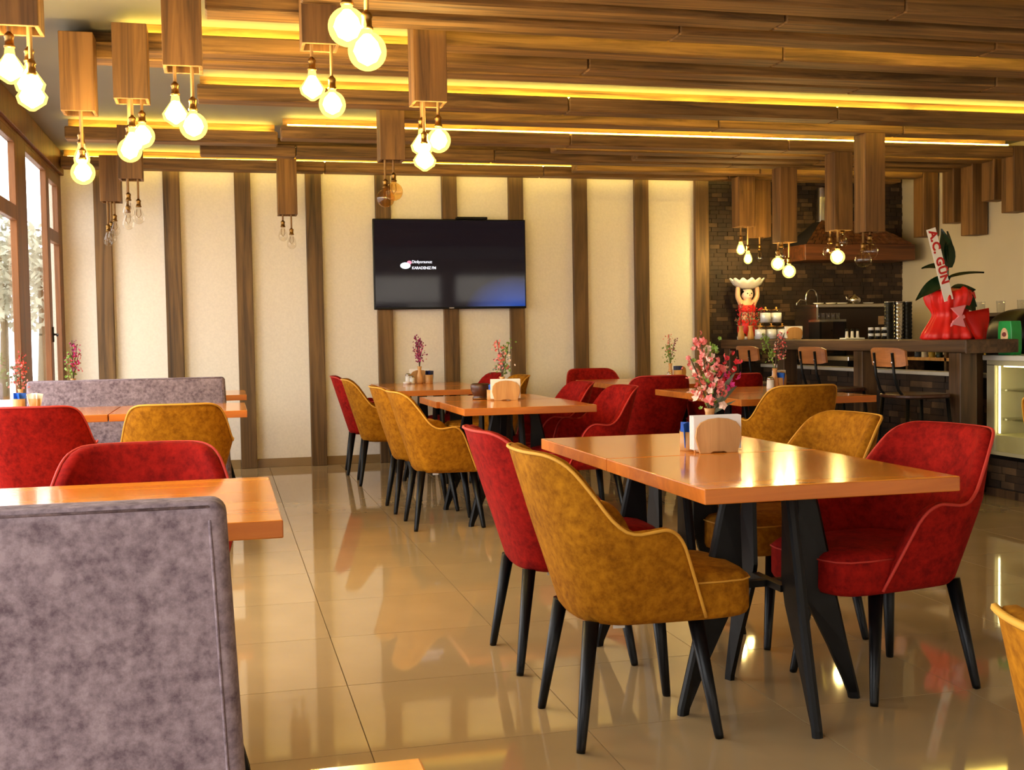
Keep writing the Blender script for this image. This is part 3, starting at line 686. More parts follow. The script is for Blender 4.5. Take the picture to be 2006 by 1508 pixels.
flowers(1.755, 7.30, TZ, 'pink and green flower vase behind the middle napkin holder', [(-.03, 0, .385, M_fpink, .013, 34, .3), (.05, 0, .37, M_leaf, .012, 40, .25), (.02, .01, .33, M_leafg, .012, 30, .25), (.04, 0, .34, M_fpale, .011, 8, .5), (-.015, 0, .30, M_fpur, .010, 12, .4)], 1.0, 5)
napkin_holder(1.69, 10.20, TZ, 0, 'napkin holder with a dark front on the table under the screen', 1.0)
flowers(1.672, 10.08, TZ, 'purple blossom vase on the table under the screen', [(-.03, 0, .42, M_fpur, .012, 40, .35), (.01, .01, .40, M_fpur, .013, 44, .3), (.03, 0, .34, M_fmag, .010, 16, .4), (-.02, .0, .33, M_fpink, .009, 14, .4)], 1.05, 8)
cup(1.755, 10.09, TZ, 'wooden cup of navy sachets beside the purple flowers', M_navy, 1.15)
shaker(1.60, 10.05, TZ, 'taller white shaker left of the purple flowers', 1.1); shaker(1.585, 10.17, TZ, 'white shaker close to the cream wall under the screen', 1.35)
tag(link('ashtray', lathe([(.001, 0), (.030, 0), (.034, .012), (.034, .022), (.028, .022), (.026, .008), (.001, .006)], 18), M_white, None, (1.545, 10.0, TZ)), 'low round white dish at the left of the purple flowers', 'dish')
napkin_holder(4.0 - .05, 7.72, TZ, 40, 'wooden napkin holder on the table before the middle bar stool', 1.0)
flowers(3.855, 7.60, TZ, 'leaning green and pink flower vase before the middle bar stool', [(-.085, 0, .385, M_leaf, .012, 46, .35), (.055, 0, .40, M_fpink, .011, 30, .35), (.08, 0, .40, M_fred, .009, 16, .55), (.03, .01, .35, M_fpale, .010, 16, .3)], 1.0, 11)
cup(3.90, 7.62, TZ, 'wooden cup of blue sachets before the middle bar stool', M_blue, 1.15); shaker(3.80, 7.56, TZ, 'white shaker beside the leaning flower vase', 1.3)
flowers(3.90, 9.72, TZ, 'thin pink and green flower vase against the cream wall at the far right table', [(-.01, 0, .40, M_fpink, .009, 26, .45), (.05, 0, .36, M_fpur, .009, 20, .4), (-.04, 0, .30, M_leaf, .011, 26, .3), (.0, 0, .30, M_leaf, .011, 26, .25)], .95, 13)
cup(3.93, 9.62, TZ, 'wooden cup of navy sachets on the far right table', M_navy, 1.2); napkin_holder(3.99, 9.73, TZ, 35, 'napkin holder turned sideways on the far right table', .95); shaker(3.84, 9.6, TZ, 'white shaker on the far right table', 1.0)
flowers(-1.235, 7.66, TZ, 'red and pink flower vase on the window table at the left picture edge', [(0, 0, .30, M_fpink, .012, 40, .25), (.01, 0, .36, M_fred, .009, 18, .4), (-.04, 0, .27, M_leafg, .014, 22, .3)], .9, 17)
cup(-1.225, 7.52, TZ, 'wooden cup of blue sachets on the window table', M_blue, 1.15); cup(-1.15, 7.62, TZ, 'wooden cup with a white paper roll on the window table', M_napkin, 1.05)
flowers(-1.10, 9.10, TZ, 'pink and yellow green flower vase above the farther grey bench', [(.0, 0, .43, M_fpur, .012, 30, .35), (.035, 0, .40, M_fmag, .012, 26, .4), (-.02, 0, .34, M_leaf, .014, 40, .25), (.05, 0, .34, M_fred, .010, 18, .4)], 1.0, 19)

# ================================================================= bar
BX, BZ = 4.75, 1.075
bar = thing('bar_counter', 'long dark wooden bar counter on square posts', 'counter', (BX, 6.65, 0))
for a, b_ in ((0, .132), (.134, .266), (.268, .40)): link('plank', box(a, b_, 0, 3.86, BZ - .085, BZ, .004), M_bar, bar)
link('end_beam', box(0, .40, -.012, 0, BZ - .09, BZ - .002, .002), M_bar, bar)
for y in (.08, 1.30, 2.58, 3.7): link('post', box(.02, .15, y, y + .13, 0, BZ - .085, .005), M_barz, bar)
link('post', box(.27, .39, .34, .46, 0, BZ - .085, .004), M_barz, bar)
base = thing('brick_counter', 'low dark brick wall with a pale ledge under the bar', 'counter', (5.2, 6.95, 0))
link('wall_core', box(.014, .07, 0, 3.55, 0, .80), M_mortar, base); link('ledge', box(-.03, .09, 0, 3.55, .80, .83, .004), plain('pale_stone', (214, 204, 186), .04, 8, rough=.3), base)
bricks('brickwork', base, lambda u, v, e: (.014 - e, 3.55 - u, v), 3.55, .80, .16, .05)
# shelf unit with things behind the bar, seen through the gap
sh = thing('back_shelf', 'wooden shelf unit behind the bar seen under its top', 'shelf', (5.62, 7.58, .83))
link('board', box(0, .16, 0, 1.1, .06, .085), M_light, sh); link('board', box(0, .16, 0, 1.1, .17, .19), M_bar, sh)
for y in (0, .53, 1.07): link('side', box(0, .16, y, y + .03, -.83, .19), M_bar, sh)
cols = [(190, 160, 60), (220, 214, 200), (60, 70, 90), (150, 60, 40), (210, 180, 90), (40, 60, 40)]
for k in range(9):
    y = 7.65 + k * .052 + (.10 if k > 4 else 0) + k * .05; c = cols[k % 6]
    o = thing('bottle', '%s %s from the near end of the shelf under the bar top' % (ORD[k], ['small jar', 'short bottle', 'little tin'][k % 3]), 'bottle', (5.66, y, .915), 0, 'bottles on the back shelf')
    mm = MATS.get('bottle_%d' % (k % 6)) or plain('bottle_%d' % (k % 6), c, .05, rough=.25)
    link('body', lathe([(.001, 0), (.026, 0), (.027, .01), (.026, .05), (.016, .06), (.001, .061)], 14), mm, o); link('cap', lathe([(.014, .06), (.014, .074), (.001, .075)], 12), M_black, o)
# stools
def stool(x, y, label):
    t = thing('bar_stool', label, 'stool', (x, y, 0), 0, 'bar stools')
    sz = .715
    bm = BM()
    P = [(-.02 + .20 * abs(math.cos(a)) ** .6 * (1 if math.cos(a) > 0 else -1), .20 * abs(math.sin(a)) ** .6 * (1 if math.sin(a) > 0 else -1)) for a in [2 * PI * i / 28 for i in range(28)]]
    R = [ring(bm, [(.0 + px * s, py * s, z) for px, py in P]) for s, z in ((.9, sz - .03), (1, sz - .02), (1, sz - .006), (.96, sz), (.6, sz - .006))]
    for a, b in zip(R, R[1:]): bridge(bm, a, b)
    bm.faces.new(R[0]); bm.faces.new(R[-1]); link('seat', mesh(bm), M_dkwood, t)
    for sx in (-1, 1):
        for sy in (-1, 1): link('leg', tube([(sx * .15 - .02, sy * .15, sz - .03), (sx * .20 - .02, sy * .20, 0)], .013, 8), M_blackm, t)
    link('footrest', tube([(-.20, -.185, .25), (.16, -.185, .25), (.16, .185, .25), (-.20, .185, .25), (-.20, -.185, .25)], .009, 6), M_blackm, t)
    for sy in (-1, 1): link('back_rod', tube([(-.05, sy * .11, sz - .025), (-.17, sy * .11, sz - .02), (-.215, sy * .11, sz + .03), (-.245, sy * .11, sz + .12), (-.262, sy * .11, sz + .28)], .010, 8), M_blackm, t)
    bm = BM(); NN = 12; fr, bk = [], []
    for i in range(NN + 1):
        yy = -.205 + .41 * i / NN; xx = -.258 + .05 * (yy / .205) ** 2 * .8; q = abs(yy) / .205
        for lst, off in ((fr, 0), (bk, .016)): lst.append((bm.verts.new((xx + off, yy, sz + .185 + .012 * q ** 6)), bm.verts.new((xx + off - .012, yy, sz + .315 - .02 * q ** 6))))
    for i in range(NN):
        for L in (fr, bk): bm.faces.new((L[i][0], L[i + 1][0], L[i + 1][1], L[i][1]))
        bm.faces.new((fr[i][0], fr[i + 1][0], bk[i + 1][0], bk[i][0])); bm.faces.new((fr[i][1], fr[i + 1][1], bk[i + 1][1], bk[i][1]))
    for i in (0, NN): bm.faces.new((fr[i][0], fr[i][1], bk[i][1], bk[i][0]))
    br = link('backrest', mesh(bm), M_stool, t)
    bm = BM()
    for sy in (-1, 1):
        for zz in (.215, .275): alathe(bm, [(.001, 0), (.008, 0), (.008, .006), (.001, .008)], 8, mat=Matrix.Translation((-.262, sy * .11, sz + zz)) @ Matrix.Rotation(-PI / 2, 4, 'Y'))
    link('bolts', mesh(bm), M_steel, br)
stool(4.57, 6.92, 'bar stool with a bent wooden back, nearest the display fridge')
stool(4.57, 7.96, 'bar stool with a bent wooden back, middle one behind the leaning flowers')
stool(4.57, 9.08, 'bar stool with a bent wooden back, farthest along the bar')
# display fridge
fr = thing('display_fridge', 'low glass fronted display fridge, lit inside, at the right picture edge', 'fridge', (5.1, 5.55, 0))
link('plinth_core', box(.014, .6, 0, 1.34, .05, .26), M_mortar, fr); bricks('brickwork', fr, lambda u, v, e: (.014 - e, 1.34 - u, .06 + v), 1.34, .20, .14, .05)
link('kickboard', box(-.01, .02, 0, 1.34, 0, .055, .002), M_barz, fr); link('sill', box(-.005, .6, 0, 1.34, .26, .285), M_black, fr)
M_case = plain('fridge_metal', (196, 188, 150), .03, 6, rough=.35)
link('back_panel', box(.56, .60, 0, 1.34, .285, .93), M_case, fr); link('end_panel', box(0, .56, 1.30, 1.34, .285, .93), M_case, fr); link('end_panel', box(0, .56, 0, .04, .285, .93), M_case, fr)
link('top_slab', box(-.03, .62, -.02, 1.36, .93, .965, .004), plain('white_top', (226, 220, 206), .02, 6, rough=.3), fr)
link('pane', box(0, .006, .04, 1.30, .31, .90), M_window, fr); link('frame', mesh(abox(abox(abox(BM(), -.008, .012, .0, 1.34, .285, .31), -.008, .012, 0, 1.34, .895, .93), -.008, .012, 1.26, 1.34, .31, .9)), M_case, fr)
for z in (.52, .72): link('shelf', box(.05, .56, .04, 1.30, z, z + .012), M_jar, fr)
link('floor_panel', box(.012, .56, .04, 1.30, .285, .42), plain('case_liner', (206, 198, 140), .02, 6, rough=.4), fr)
link('light_strip', box(.02, .03, 1.243, 1.252, .43, .89), M_ledw, fr); link('light_strip', box(.02, .04, .06, 1.2, .885, .894), M_ledw, fr)
for k in range(4):
    for z in (.532, .732):
        o = thing('cake_box', '%s pale food tub from the near end on the %s fridge shelf' % (ORD[k], 'upper' if z > .6 else 'lower'), 'tub', (5.1 + .25, 5.75 + k * .27, z), 0, 'food tubs in the fridge')
        link('tub', lathe([(.001, 0), (.06, 0), (.07, .06), (.001, .06)], 16), M_case, o); link('lid', lathe([(.073, .06), (.073, .07), (.001, .072)], 16), M_white, o)
ds = thing('appliance_stand', 'black cabinet behind the display fridge under the domed appliance', 'cabinet', (5.74, 7.25, 0))
link('body', box(-.28, .28, -.26, .26, 0, .93, .004), M_black, ds); link('top', box(-.29, .29, -.27, .27, .93, .95, .003), M_blackm, ds)
dm = thing('warming_dome', 'black domed appliance behind the display fridge', 'appliance', (5.74, 7.25, .95))
def sup(q, n=.45): return (.27 * math.copysign(abs(math.cos(q)) ** n, math.cos(q)), .25 * math.copysign(abs(math.sin(q)) ** n, math.sin(q)))
bm = BM(); R = [ring(bm, [sup(2 * PI * k / 40) + (0,) for k in range(40)])]
for i in range(10):
    a = PI / 2 * i / 9; f = math.cos(a) ** .6 if i < 9 else .05
    R.append(ring(bm, [(x * f, y * f, .14 + .20 * math.sin(a)) for x, y in [sup(2 * PI * k / 40) for k in range(40)]]))
for a, b in zip(R, R[1:]): bridge(bm, a, b)
bm.faces.new(R[0]); bm.faces.new(R[-1]); link('hood', mesh(bm, True), M_black, dm)
link('handle', tube([(-.06, -.25, .13), (-.06, -.285, .13), (.06, -.285, .13), (.06, -.25, .13)], .007, 6), M_steel, dm)
gb = thing('coffee_bag', 'bright green packet with a pale emblem on the display fridge', 'packet', (5.205, 6.80, .965), .1)
M_green = plain('green_foil', (24, 160, 70), .1, 10, rough=.35)
link('packet', prism([(-.06, 0), (.06, 0), (.066, .04), (.064, .18), (.056, .232), (-.056, .232), (-.064, .18), (-.066, .04)], -.045, .045, 'x', .006), M_green, gb)
link('emblem', prism([(.034 * math.cos(a), .13 + .055 * math.sin(a)) for a in [2 * PI * i / 18 for i in range(18)]], -.0475, -.045, 'x'), plain('emblem_cream', (240, 200, 150), .1, 30, rough=.5), gb)
link('emblem_mark', prism([(.02 * math.cos(a), .14 + .016 * math.sin(a)) for a in [2 * PI * i / 14 for i in range(14)]], -.049, -.0475, 'x'), plain('emblem_brown', (120, 50, 40), .1, 30, rough=.5), gb)
link('price_strip', box(-.05, -.046, -.06, .06, .035, .06), plain('emblem_mauve', (140, 100, 150), .1, 30, rough=.5), gb)

# things on the bar ------------------------------------------------
pl = thing('gift_plant', 'rubber plant wrapped in red with a pink bow on the bar', 'plant', (4.935, 7.08, BZ))
bm = BM(); R = []; rnd = random.Random(4); NQ = 96
ph = [rnd.uniform(0, 6) for _ in range(6)]
def pleat(q, z): return .5 * math.sin(9 * q + ph[0] + 3 * z) + .35 * math.sin(17 * q + ph[1] - 5 * z) + .3 * math.sin(5 * q + ph[2])
for z, r, wv in ((0, .185, .022), (.012, .20, .026), (.05, .185, .022), (.10, .155, .016), (.15, .128, .010), (.175, .122, .008), (.20, .130, .012), (.245, .155, .022), (.29, .165, .030), (.33, .15, .034), (.345, .12, .02)):
    R.append(ring(bm, [((r + wv * pleat(q, z)) * math.cos(q), (r * .8 + wv * pleat(q, z)) * math.sin(q), z + (.025 * pleat(q * .7, z) if z > .26 else 0)) for q in [2 * PI * k / NQ for k in range(NQ)]]))
for a, b in zip(R, R[1:]): bridge(bm, a, b)
bm.faces.new(R[0]); bm.faces.new(R[-1]); wr = link('wrapping', mesh(bm, True), M_redp, pl)
bm = BM(); g0 = []
for i in range(9):
    u = i / 8; a = Vector((-.005 + .205 * u, -.155 - .02 * math.sin(PI * u), .185 + .03 * u)); b = Vector((.075 + .125 * u, -.165 - .03 * math.sin(PI * u * 1.5), 0)); g0.append([bm.verts.new(a.lerp(b, k / 5) + Vector((0, .012 * math.sin(3 * u + k), 0))) for k in range(6)])
for a, b in zip(g0, g0[1:]): bridge(bm, a, b, False)
bmesh.ops.solidify(bm, geom=bm.faces[:], thickness=.006); link('wrapping_fold', mesh(bm, True), M_redp, pl)
bm = BM()
for s_ in (-1, 1):
    aprism(bm, [(-.07, .16), (-.07 - .06, .16 + s_ * .055), (-.07 + .05, .16 + s_ * .075), (-.05, .165)], -.205, -.19, 'y')
aprism(bm, [(-.11, .13), (-.03, .17), (-.02, .15), (-.13, .09)], -.202, -.188, 'y'); link('bow', mesh(bm), M_pink, pl)
link('stem', tube([(0, 0, .25), (-.01, .01, .45), (-.012, 0, .66)], [.009, .007, .004], 8), M_leafd, pl)
def bigleaf(b, tip, w, up):
    b, tip, up = Vector(b), Vector(tip), Vector(up).normalized(); n = 9; prev = None; bm = BM(); d = tip - b; sd = d.cross(up).normalized(); nn = sd.cross(d).normalized()
    for i in range(n):
        u = i / (n - 1); ww = w * (math.sin(PI * min(1, .06 + .94 * u) ** .8)) + .002; p = b + d * u + nn * (-.04 * u * u)
        cur = [bm.verts.new(p - sd * ww + nn * .012), bm.verts.new(p), bm.verts.new(p + sd * ww + nn * .012)]
        if prev:
            for k in (0, 1): bm.faces.new((prev[k], prev[k + 1], cur[k + 1], cur[k]))
        prev = cur
    link('leaf', mesh(bm, True), M_leafd, pl)
bigleaf((-.01, 0, .50), (-.045, .0, .775), .06, (0, -1, 0)); bigleaf((-.005, .02, .52), (.035, .03, .76), .055, (.5, -1, 0))
bigleaf((-.01, 0, .44), (-.30, -.05, .30), .055, (0, -.6, 1)); bigleaf((0, 0, .43), (.29, .02, .50), .03, (0, -.3, 1))
bigleaf((0, 0, .33), (.17, -.06, .36), .05, (0, -1, .6)); bigleaf((-.01, 0, .50), (-.18, .05, .53), .045, (0, -.6, 1)); bigleaf((.02, -.05, .33), (.12, -.14, .20), .07, (0, -1, .3)); bigleaf((.03, -.05, .31), (.16, -.10, .24), .07, (.3, -1, .2))
rb = link('sash', box(-.036, .036, -.002, .002, 0, .51), M_napkin, pl, (-.085, -.11, .27), (0, -.28, 0))
tx = text_mesh('A.C. GÜN', .082, .0006, 1.08, .0035); link('sash_text', tx, plain('red_print', (200, 28, 24), 0, rough=.6), rb, (.004, -.0028, .495), (PI / 2, PI / 2, 0))
# figurine holding a shell dish
fg = thing('figurine', 'painted figurine in red holding a white shell dish overhead', 'figurine', (4.965, 10.36, BZ))
bm = BM(); me = bpy.data.meshes.new('body')
V = [(0, 0, .16), (0, 0, .24), (0, 0, .32), (0, 0, .37), (0, -.01, .43), (-.06, 0, .345), (-.105, -.005, .42), (-.10, -.01, .52), (.06, 0, .345), (.105, -.005, .42), (.10, -.01, .52), (-.045, 0, .08), (-.045, -.02, .0), (.045, 0, .08), (.045, -.02, 0)]
Ed = [(0, 1), (1, 2), (2, 3), (3, 4), (2, 5), (5, 6), (6, 7), (2, 8), (8, 9), (9, 10), (0, 11), (11, 12), (0, 13), (13, 14)]
RR = [.062, .07, .062, .03, .055, .032, .026, .022, .032, .026, .022, .045, .04, .045, .04]
me.from_pydata(V, Ed, []); bd = link('body', me, plain('figurine_skin', (236, 190, 150), .05, rough=.4), fg)
md = bd.modifiers.new('skin', 'SKIN'); md.use_smooth_shade = True
for k, sv in enumerate(me.skin_vertices[0].data): sv.radius = (RR[k], RR[k]); sv.use_root = (k == 0)
bd.modifiers.new('sub', 'SUBSURF').render_levels = 2
link('trousers', lathe([(.001, .03), (.085, .03), (.098, .08), (.095, .15), (.085, .19), (.070, .195)], 18), M_redp, fg); link('shirt_strap', lathe([(.082, .27), (.084, .29), (.072, .335), (.066, .335), (.072, .27)], 18), M_redp, fg)
link('head', lathe([(.001, .375), (.035, .385), (.056, .42), (.058, .45), (.045, .485), (.001, .50)], 20), plain('figurine_face', (250, 226, 206), .02, rough=.35), fg)
link('hair', mesh(alathe(BM(), [(.061 * math.sin(a), .061 * math.cos(a)) for a in [.02 + 1.75 * i / 8 for i in range(9)]], 20, cap=False, mat=Matrix.Translation((0, .008, .444)) @ Matrix.Rotation(-.75, 4, 'X')), True), M_black, fg)
for sx in (-1, 1): link('eye', lathe([(.001, 0), (.007, 0), (.007, .003), (.001, .004)], 10), M_black, fg, (sx * .021, -.0535, .448), (PI / 2, 0, 0))
link('nose', lathe([(.001, 0), (.008, .004), (.001, .012)], 10), plain('figurine_blush', (236, 150, 130), 0, rough=.4), fg, (0, -.055, .432), (PI / 2, 0, 0))
for sx in (-1, 1): link('shoe', box(sx * .045 - .03, sx * .045 + .03, -.075, .035, .03, .062, .012, 2), M_dkwood, fg)
bm = BM()
R = [ring(bm, [(rx * math.cos(q) * (1 + .05 * math.cos(12 * q)), rx * .62 * math.sin(q) * (1 + .05 * math.cos(12 * q)), z + (.012 * math.cos(12 * q) if rx > .14 else 0)) for q in [2 * PI * k / 96 for k in range(96)]]) for rx, z in ((.05, .495), (.10, .508), (.15, .545), (.178, .585), (.165, .588), (.09, .54))]
for a, b in zip(R, R[1:]): bridge(bm, a, b)
bm.faces.new(R[0]); bm.faces.new(R[-1]); link('dish', mesh(bm, True), M_white, fg)
link('plinth', lathe([(.001, 0), (.10, 0), (.10, .03), (.001, .032)], 18), M_white, fg)
for k in range(5):
    flowers(4.785 + .05 * k, 10.14 + .07 * (k % 2), BZ, ['leftmost', 'second', 'third', 'fourth', 'rightmost'][k] + ' of five bulbous wooden vases crowded on the far bar end, red sprays', [(rnd.uniform(-.03, .03), 0, .30 + .06 * rnd.random(), M_fred, .011, 26, .35), (rnd.uniform(-.03, .03), 0, .25, M_fred if k % 2 else M_leafg, .010, 18, .3)], .92, 30 + k)
def jar(x, y, z, label):
    t = thing('glass_jar', label, 'jar', (x, y, z), 0, 'glass jars on the bar')
    link('glass', mesh(alathe(BM(), [(.001, .001), (.050, .001), (.053, .006), (.053, .105), (.046, .118)], 20, cap=False), True), M_jar, t)
    link('highlight_fill', lathe([(.001, .008), (.047, .008), (.047, .095), (.001, .098)], 16), plain('jar_highlight', (226, 228, 236), .02, 40, rough=.5) if 'jar_highlight' not in MATS else MATS['jar_highlight'], t)  # whitish filling paints in the silvery highlights of the jars
    link('lid', lathe([(.047, .118), (.047, .126), (.02, .130), (.008, .134), (.012, .148), (.001, .152)], 16), M_brass, t)
for k in range(3): jar(4.835 + .112 * k, 9.82, BZ, ['left', 'middle', 'right'][k] + ' glass jar of the lower row beside the red sprays')
for k in range(2): jar(4.89 + .11 * k, 9.82, BZ + .153, ['left', 'right'][k] + ' glass jar stacked on the lower jars')
napkin_holder(5.06, 9.60, BZ, 0, 'wooden napkin holder standing on the bar beside the glass jars', .95)
bc = thing('back_counter', 'dark counter behind the bar carrying the coffee machine', 'counter', (5.32, 9.0, 0))
link('body', box(0, 1.45, .1, 1.45, 0, .88), M_black, bc); link('worktop', box(-.02, 1.47, .06, 1.47, .88, .92, .004), M_steel, bc)
cm = thing('coffee_machine', 'wide dark coffee machine with a steel top rail behind the bar', 'coffee machine', (5.79, 9.98, .92))
link('body', box(-.385, .385, -.2, .22, 0, .445, .01, 2), plain('machine_brown', (34, 22, 16), 0, rough=.3), cm); link('top_rail', box(-.405, .405, -.22, .24, .445, .48, .006), M_steel, cm)
link('end_frame', box(-.405, -.385, -.21, .2, 0, .445), M_steel, cm); link('tap', tube([(-.24, -.2, .23), (-.24, -.25, .23), (-.20, -.26, .23)], .010, 8), M_steel, cm)
link('panel', box(.25, .34, -.206, -.2, .28, .36), plain('panel_grey', (150, 120, 90), .1, rough=.4), cm); link('knob', lathe([(.001, 0), (.018, 0), (.018, .02), (.001, .02)], 12), M_black, cm, (.29, -.2, .2), (PI / 2, 0, 0))
tp = thing('teapot', 'small steel teapot on top of the coffee machine', 'teapot', (5.86, 9.9, 1.40))
link('body', lathe([(.001, 0), (.035, 0), (.055, .02), (.058, .045), (.04, .07), (.015, .078), (.012, .09), (.001, .094)], 18), M_steel, tp); link('spout', tube([(-.05, 0, .03), (-.08, 0, .05), (-.09, 0, .075)], [.012, .009, .006], 8), M_steel, tp); link('handle', tube([(.052, 0, .055), (.085, 0, .06), (.08, 0, .025), (.054, 0, .025)], .005, 6), M_black, tp)
for k, (x, y) in enumerate(((5.48, 9.9), (5.61, 9.9), (5.73, 9.9), (6.02, 9.92))):
    tag(link('saucer', lathe([(.001, 0), (.03, 0), (.05, .010), (.05, .013), (.001, .005)], 18), M_white, None, (x, y, 1.40)), 'white saucer on the coffee machine, %s from the left' % ORD[k], 'saucer', 'saucers on the machine')
fa = thing('tap', 'tall curved steel tap in front of the brick wall', 'tap', (5.67, 10.33, .92))
link('neck', tube([(.03, 0, 0), (.03, 0, .55)] + [(-.03 + .06 * math.cos(a), 0, .55 + .09 * math.sin(a)) for a in [PI * i / 10 for i in range(11)]] + [(-.09, 0, .47)], .009, 8), M_steel, fa)
link('base', lathe([(.001, 0), (.03, 0), (.024, .03), (.001, .03)], 14), M_steel, fa, (.03, 0, 0))
fa = thing('tap', 'shorter curved steel tap left of the tall one', 'tap', (5.575, 10.33, .92))
link('neck', tube([(.02, 0, 0), (.02, 0, .46), (0, 0, .53), (-.06, 0, .54), (-.095, 0, .50), (-.10, 0, .42)], .008, 8), M_steel, fa); link('base', lathe([(.001, 0), (.026, 0), (.02, .03), (.001, .03)], 14), M_steel, fa, (.02, 0, 0))
gs = thing('glass_shelf', 'narrow steel shelf with small glasses left of the coffee machine', 'shelf', (5.24, 9.55, 1.20))
link('board', box(0, .27, -.1, .1, .03, .05), M_steel, gs); link('leg', box(.25, .27, -.1, .1, -.28, .03), M_blackm, gs); link('leg', box(0, .02, -.1, .1, -.28, .03), M_blackm, gs)
link('foot_board', box(0, .27, -.1, .1, -.28, -.26), M_blackm, gs)
for k in range(5): tag(link('tea_glass', mesh(alathe(BM(), [(.001, .001), (.017, .001), (.014, .03), (.02, .06)], 14, cap=False), True), M_jar, None, (5.265 + .05 * k, 9.52, 1.25)), '%s small tea glass from the left on the steel shelf' % ORD[k], 'glass', 'tea glasses')
for k, c in enumerate((M_black, M_steel, M_black)):
    o = thing('cup_stack', ['left black', 'middle silver', 'right black ribbed'][k] + ' tall stack of paper cups beside the coffee machine', 'cups', (5.575 + .09 * k, 8.86, BZ - .155), 0, 'cup stacks')
    pr = [(.001, 0)] 
    for i in range(14): pr += [(.036, .005 + i * .033), (.042, .028 + i * .033), (.040, .033 + i * .033)]
    link('cups', lathe(pr + [(.001, .465)], 16), c, o); link('top_rim', lathe([(.043, .463), (.043, .472), (.036, .472), (.036, .463)], 16), M_steel, o)
st = thing('cup_stand', 'black counter block carrying the cup stacks', 'stand', (5.665, 8.86, 0))
link('body', box(-.16, .16, -.08, .08, 0, .91, .004), M_black, st); link('top', box(-.165, .165, -.085, .085, .91, .9195), M_blackm, st)
tr = thing('condiment_tray', 'small pale tray of condiments on the bar before the coffee machine', 'tray', (5.08, 8.62, BZ))
link('tray', box(-.09, .09, -.05, .05, 0, .012, .003), M_white, tr)
for k in range(3):
    o = thing('white_shaker', ['left', 'middle', 'right'][k] + ' slim white shaker standing on the condiment tray', 'shaker', (5.03 + .05 * k, 8.62, BZ + .012), 0, 'condiments')
    link('body', lathe([(.001, 0), (.014, 0), (.010, .055), (.001, .057)], 12), M_white, o); link('cap', lathe([(.011, .056), (.011, .072), (.001, .074)], 12), M_black, o)
for k in range(3):
    o = thing('spice_pot', ['left', 'middle', 'right'][k] + ' banded black and white pot right of the condiment tray', 'pot', (5.06 + .06 * k, 8.30, BZ), 0, 'banded pots')
    for i in range(4): link('band', lathe([(.001, .024 * i), (.022, .024 * i), (.022, .024 * i + .022), (.001, .024 * i + .0235)], 14), M_white if i % 2 else M_black, o)
# hood on the brick wall
hd = thing('cooker_hood', 'wooden cooker hood with a stone faced slope on the brick wall', 'hood', (6.05, YB - .02, 1.832))
link('band', box(-.60, .60, -.46, 0, 0, .155, .006), wood('hood_wood', (70, 36, 16), (128, 74, 36), 0, 4.0, rough=.5), hd)
bm = BM(); a = ring(bm, [(-.58, -.44, .155), (.58, -.44, .155), (.58, 0, .155), (-.58, 0, .155)]); c = ring(bm, [(-.27, -.16, .40), (.22, -.16, .40), (.22, 0, .40), (-.27, 0, .40)]); bridge(bm, a, c); bm.faces.new(c); bm.faces.new(a)
link('slope', mesh(bm), M_mortar, hd)
bm = BM(); rnd = random.Random(9)
for rr_ in range(7):
    v0 = rr_ / 7; v1 = (rr_ + 1) / 7
    def pt(u, v): 
        A = Vector((-.58 + 1.16 * u, -.44, .155)); B = Vector((-.27 + .49 * u, -.16, .40)); return A.lerp(B, v)
    n = 14; off = (rr_ % 2) * .5
    for i in range(-1, n):
        u0, u1 = max(0, (i + off + .06) / n), min(1, (i + off + .94) / n)
        if u1 - u0 < .02: continue
        e = Vector((0, -.658, .753)) * rnd.uniform(.008, .02); q = [pt(u0, v0 + .012), pt(u1, v0 + .012), pt(u1, v1 - .012), pt(u0, v1 - .012)]
        lo = ring(bm, q); hi = ring(bm, [p + e for p in q]); bridge(bm, lo, hi); bm.faces.new(hi)
tag(link('stone_facing', mesh(bm), plain('hood_stone', (112, 66, 34), .3, 14, rough=.7), hd), kind='stuff')
pr = [(.001, .40)]
for i in range(30): pr += [(.055, .40 + i * .0115), (.062, .406 + i * .0115)]
link('flue', lathe(pr + [(.001, .75)], 16), M_steel, hd, (-.28 + .06, -.1, 0))
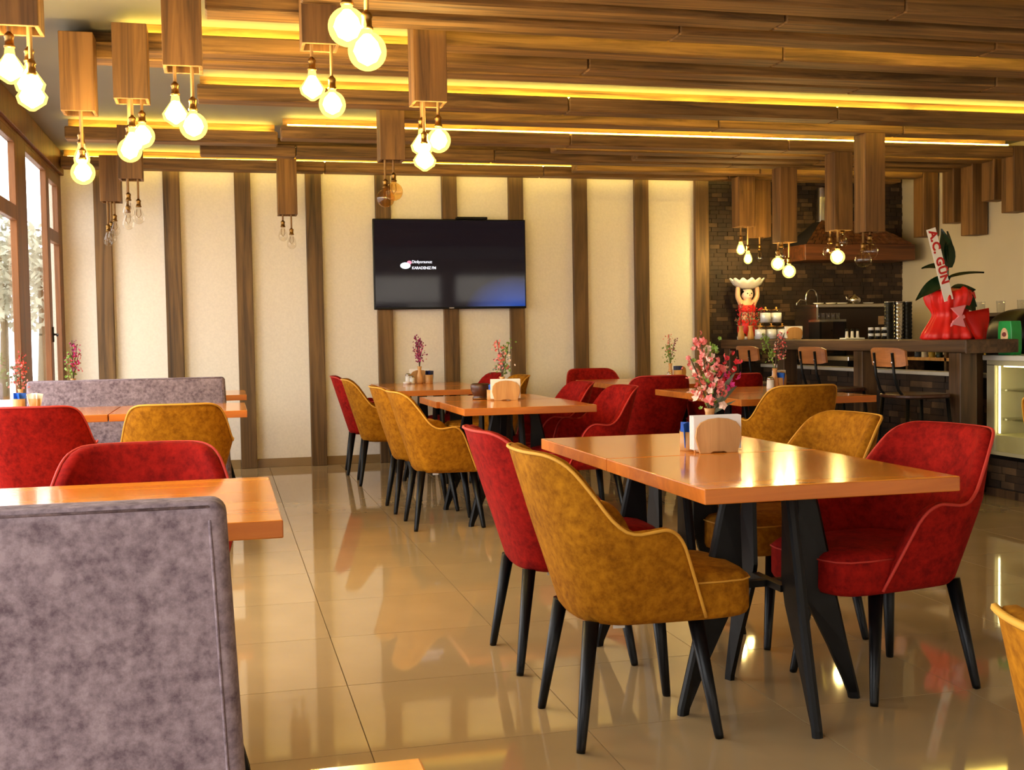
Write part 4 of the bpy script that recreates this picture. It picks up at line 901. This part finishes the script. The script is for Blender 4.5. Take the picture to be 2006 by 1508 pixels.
# right hand counter with glasses and grinder, against the right wall
rc = thing('side_cabinet', 'dark cabinet against the right wall behind the bar', 'cabinet', (6.18, 7.4, 0))
link('body', box(0, .6, 0, 1.5, 0, .90, .004), M_dkwood, rc); link('shelf', box(-.02, .6, 0, 1.5, 1.245, 1.275, .003), M_bar, rc); link('back', box(.57, .6, 0, 1.5, .90, 1.245), M_bar, rc)
for y in (0, 1.46): link('side', box(0, .57, y, y + .04, .90, 1.245), M_bar, rc)
for k in range(10):
    tag(link('drinking_glass', mesh(alathe(BM(), [(.001, .002), (.030, .002), (.036, .10)], 16, cap=False), True), M_jar, None, (6.25 + .10 * (k % 2), 7.5 + .13 * k, 1.275)), '%s clear drinking glass from the near end on the right cabinet' % ORD[k], 'glass', 'glasses on the cabinet')
for k in range(3):
    o = thing('steel_pitcher', ['near', 'middle', 'far'][k] + ' steel milk pitcher inside the right cabinet', 'pitcher', (6.30, 7.65 + .35 * k, .90), 0, 'pitchers')
    link('body', lathe([(.001, 0), (.055, 0), (.058, .02), (.045, .12), (.05, .14), (.047, .14), (.042, .12), (.05, .02), (.001, .01)], 18), M_steel, o); link('handle', tube([(0, -.05, .12), (0, -.09, .11), (0, -.09, .04), (0, -.055, .03)], .006, 6), M_black, o)

# ================================================================= outside planting
def tree(x, y, h, label, seed):
    t = thing('tree', label, 'tree', (x, y, -.2), 0, 'trees outside'); r = random.Random(seed)
    link('trunk', tube([(0, 0, 0), (.05, 0, h * .4), (0, .05, h * .8)], [.12, .09, .03], 8), M_soil, t); bm = BM()
    for k in range(900):
        v = Vector((r.gauss(0, 1), r.gauss(0, 1), r.gauss(0, 1))).normalized() * r.random() ** .4; p = Vector((v.x * h * .28, v.y * h * .28, h * .68 + v.z * h * .32)); s = .13
        a = Vector((r.uniform(-1, 1), r.uniform(-1, 1), r.uniform(-1, 1))).normalized(); b = a.cross(Vector((r.uniform(-1, 1), r.uniform(-1, 1), 1))).normalized()
        bm.faces.new(ring(bm, [p - a * s, p - b * s * .5, p + a * s, p + b * s * .5]))
    tag(link('foliage', mesh(bm), plain('pale_foliage', (150, 150, 130), .1, 2, rough=.8) if 'pale_foliage' not in MATS else MATS['pale_foliage'], t), kind='stuff')
tree(-5.2, 30, 4.6, 'pale leafy tree beyond the window, left one', 1); tree(-3.9, 27, 4.0, 'pale leafy tree beyond the window, right one', 2)
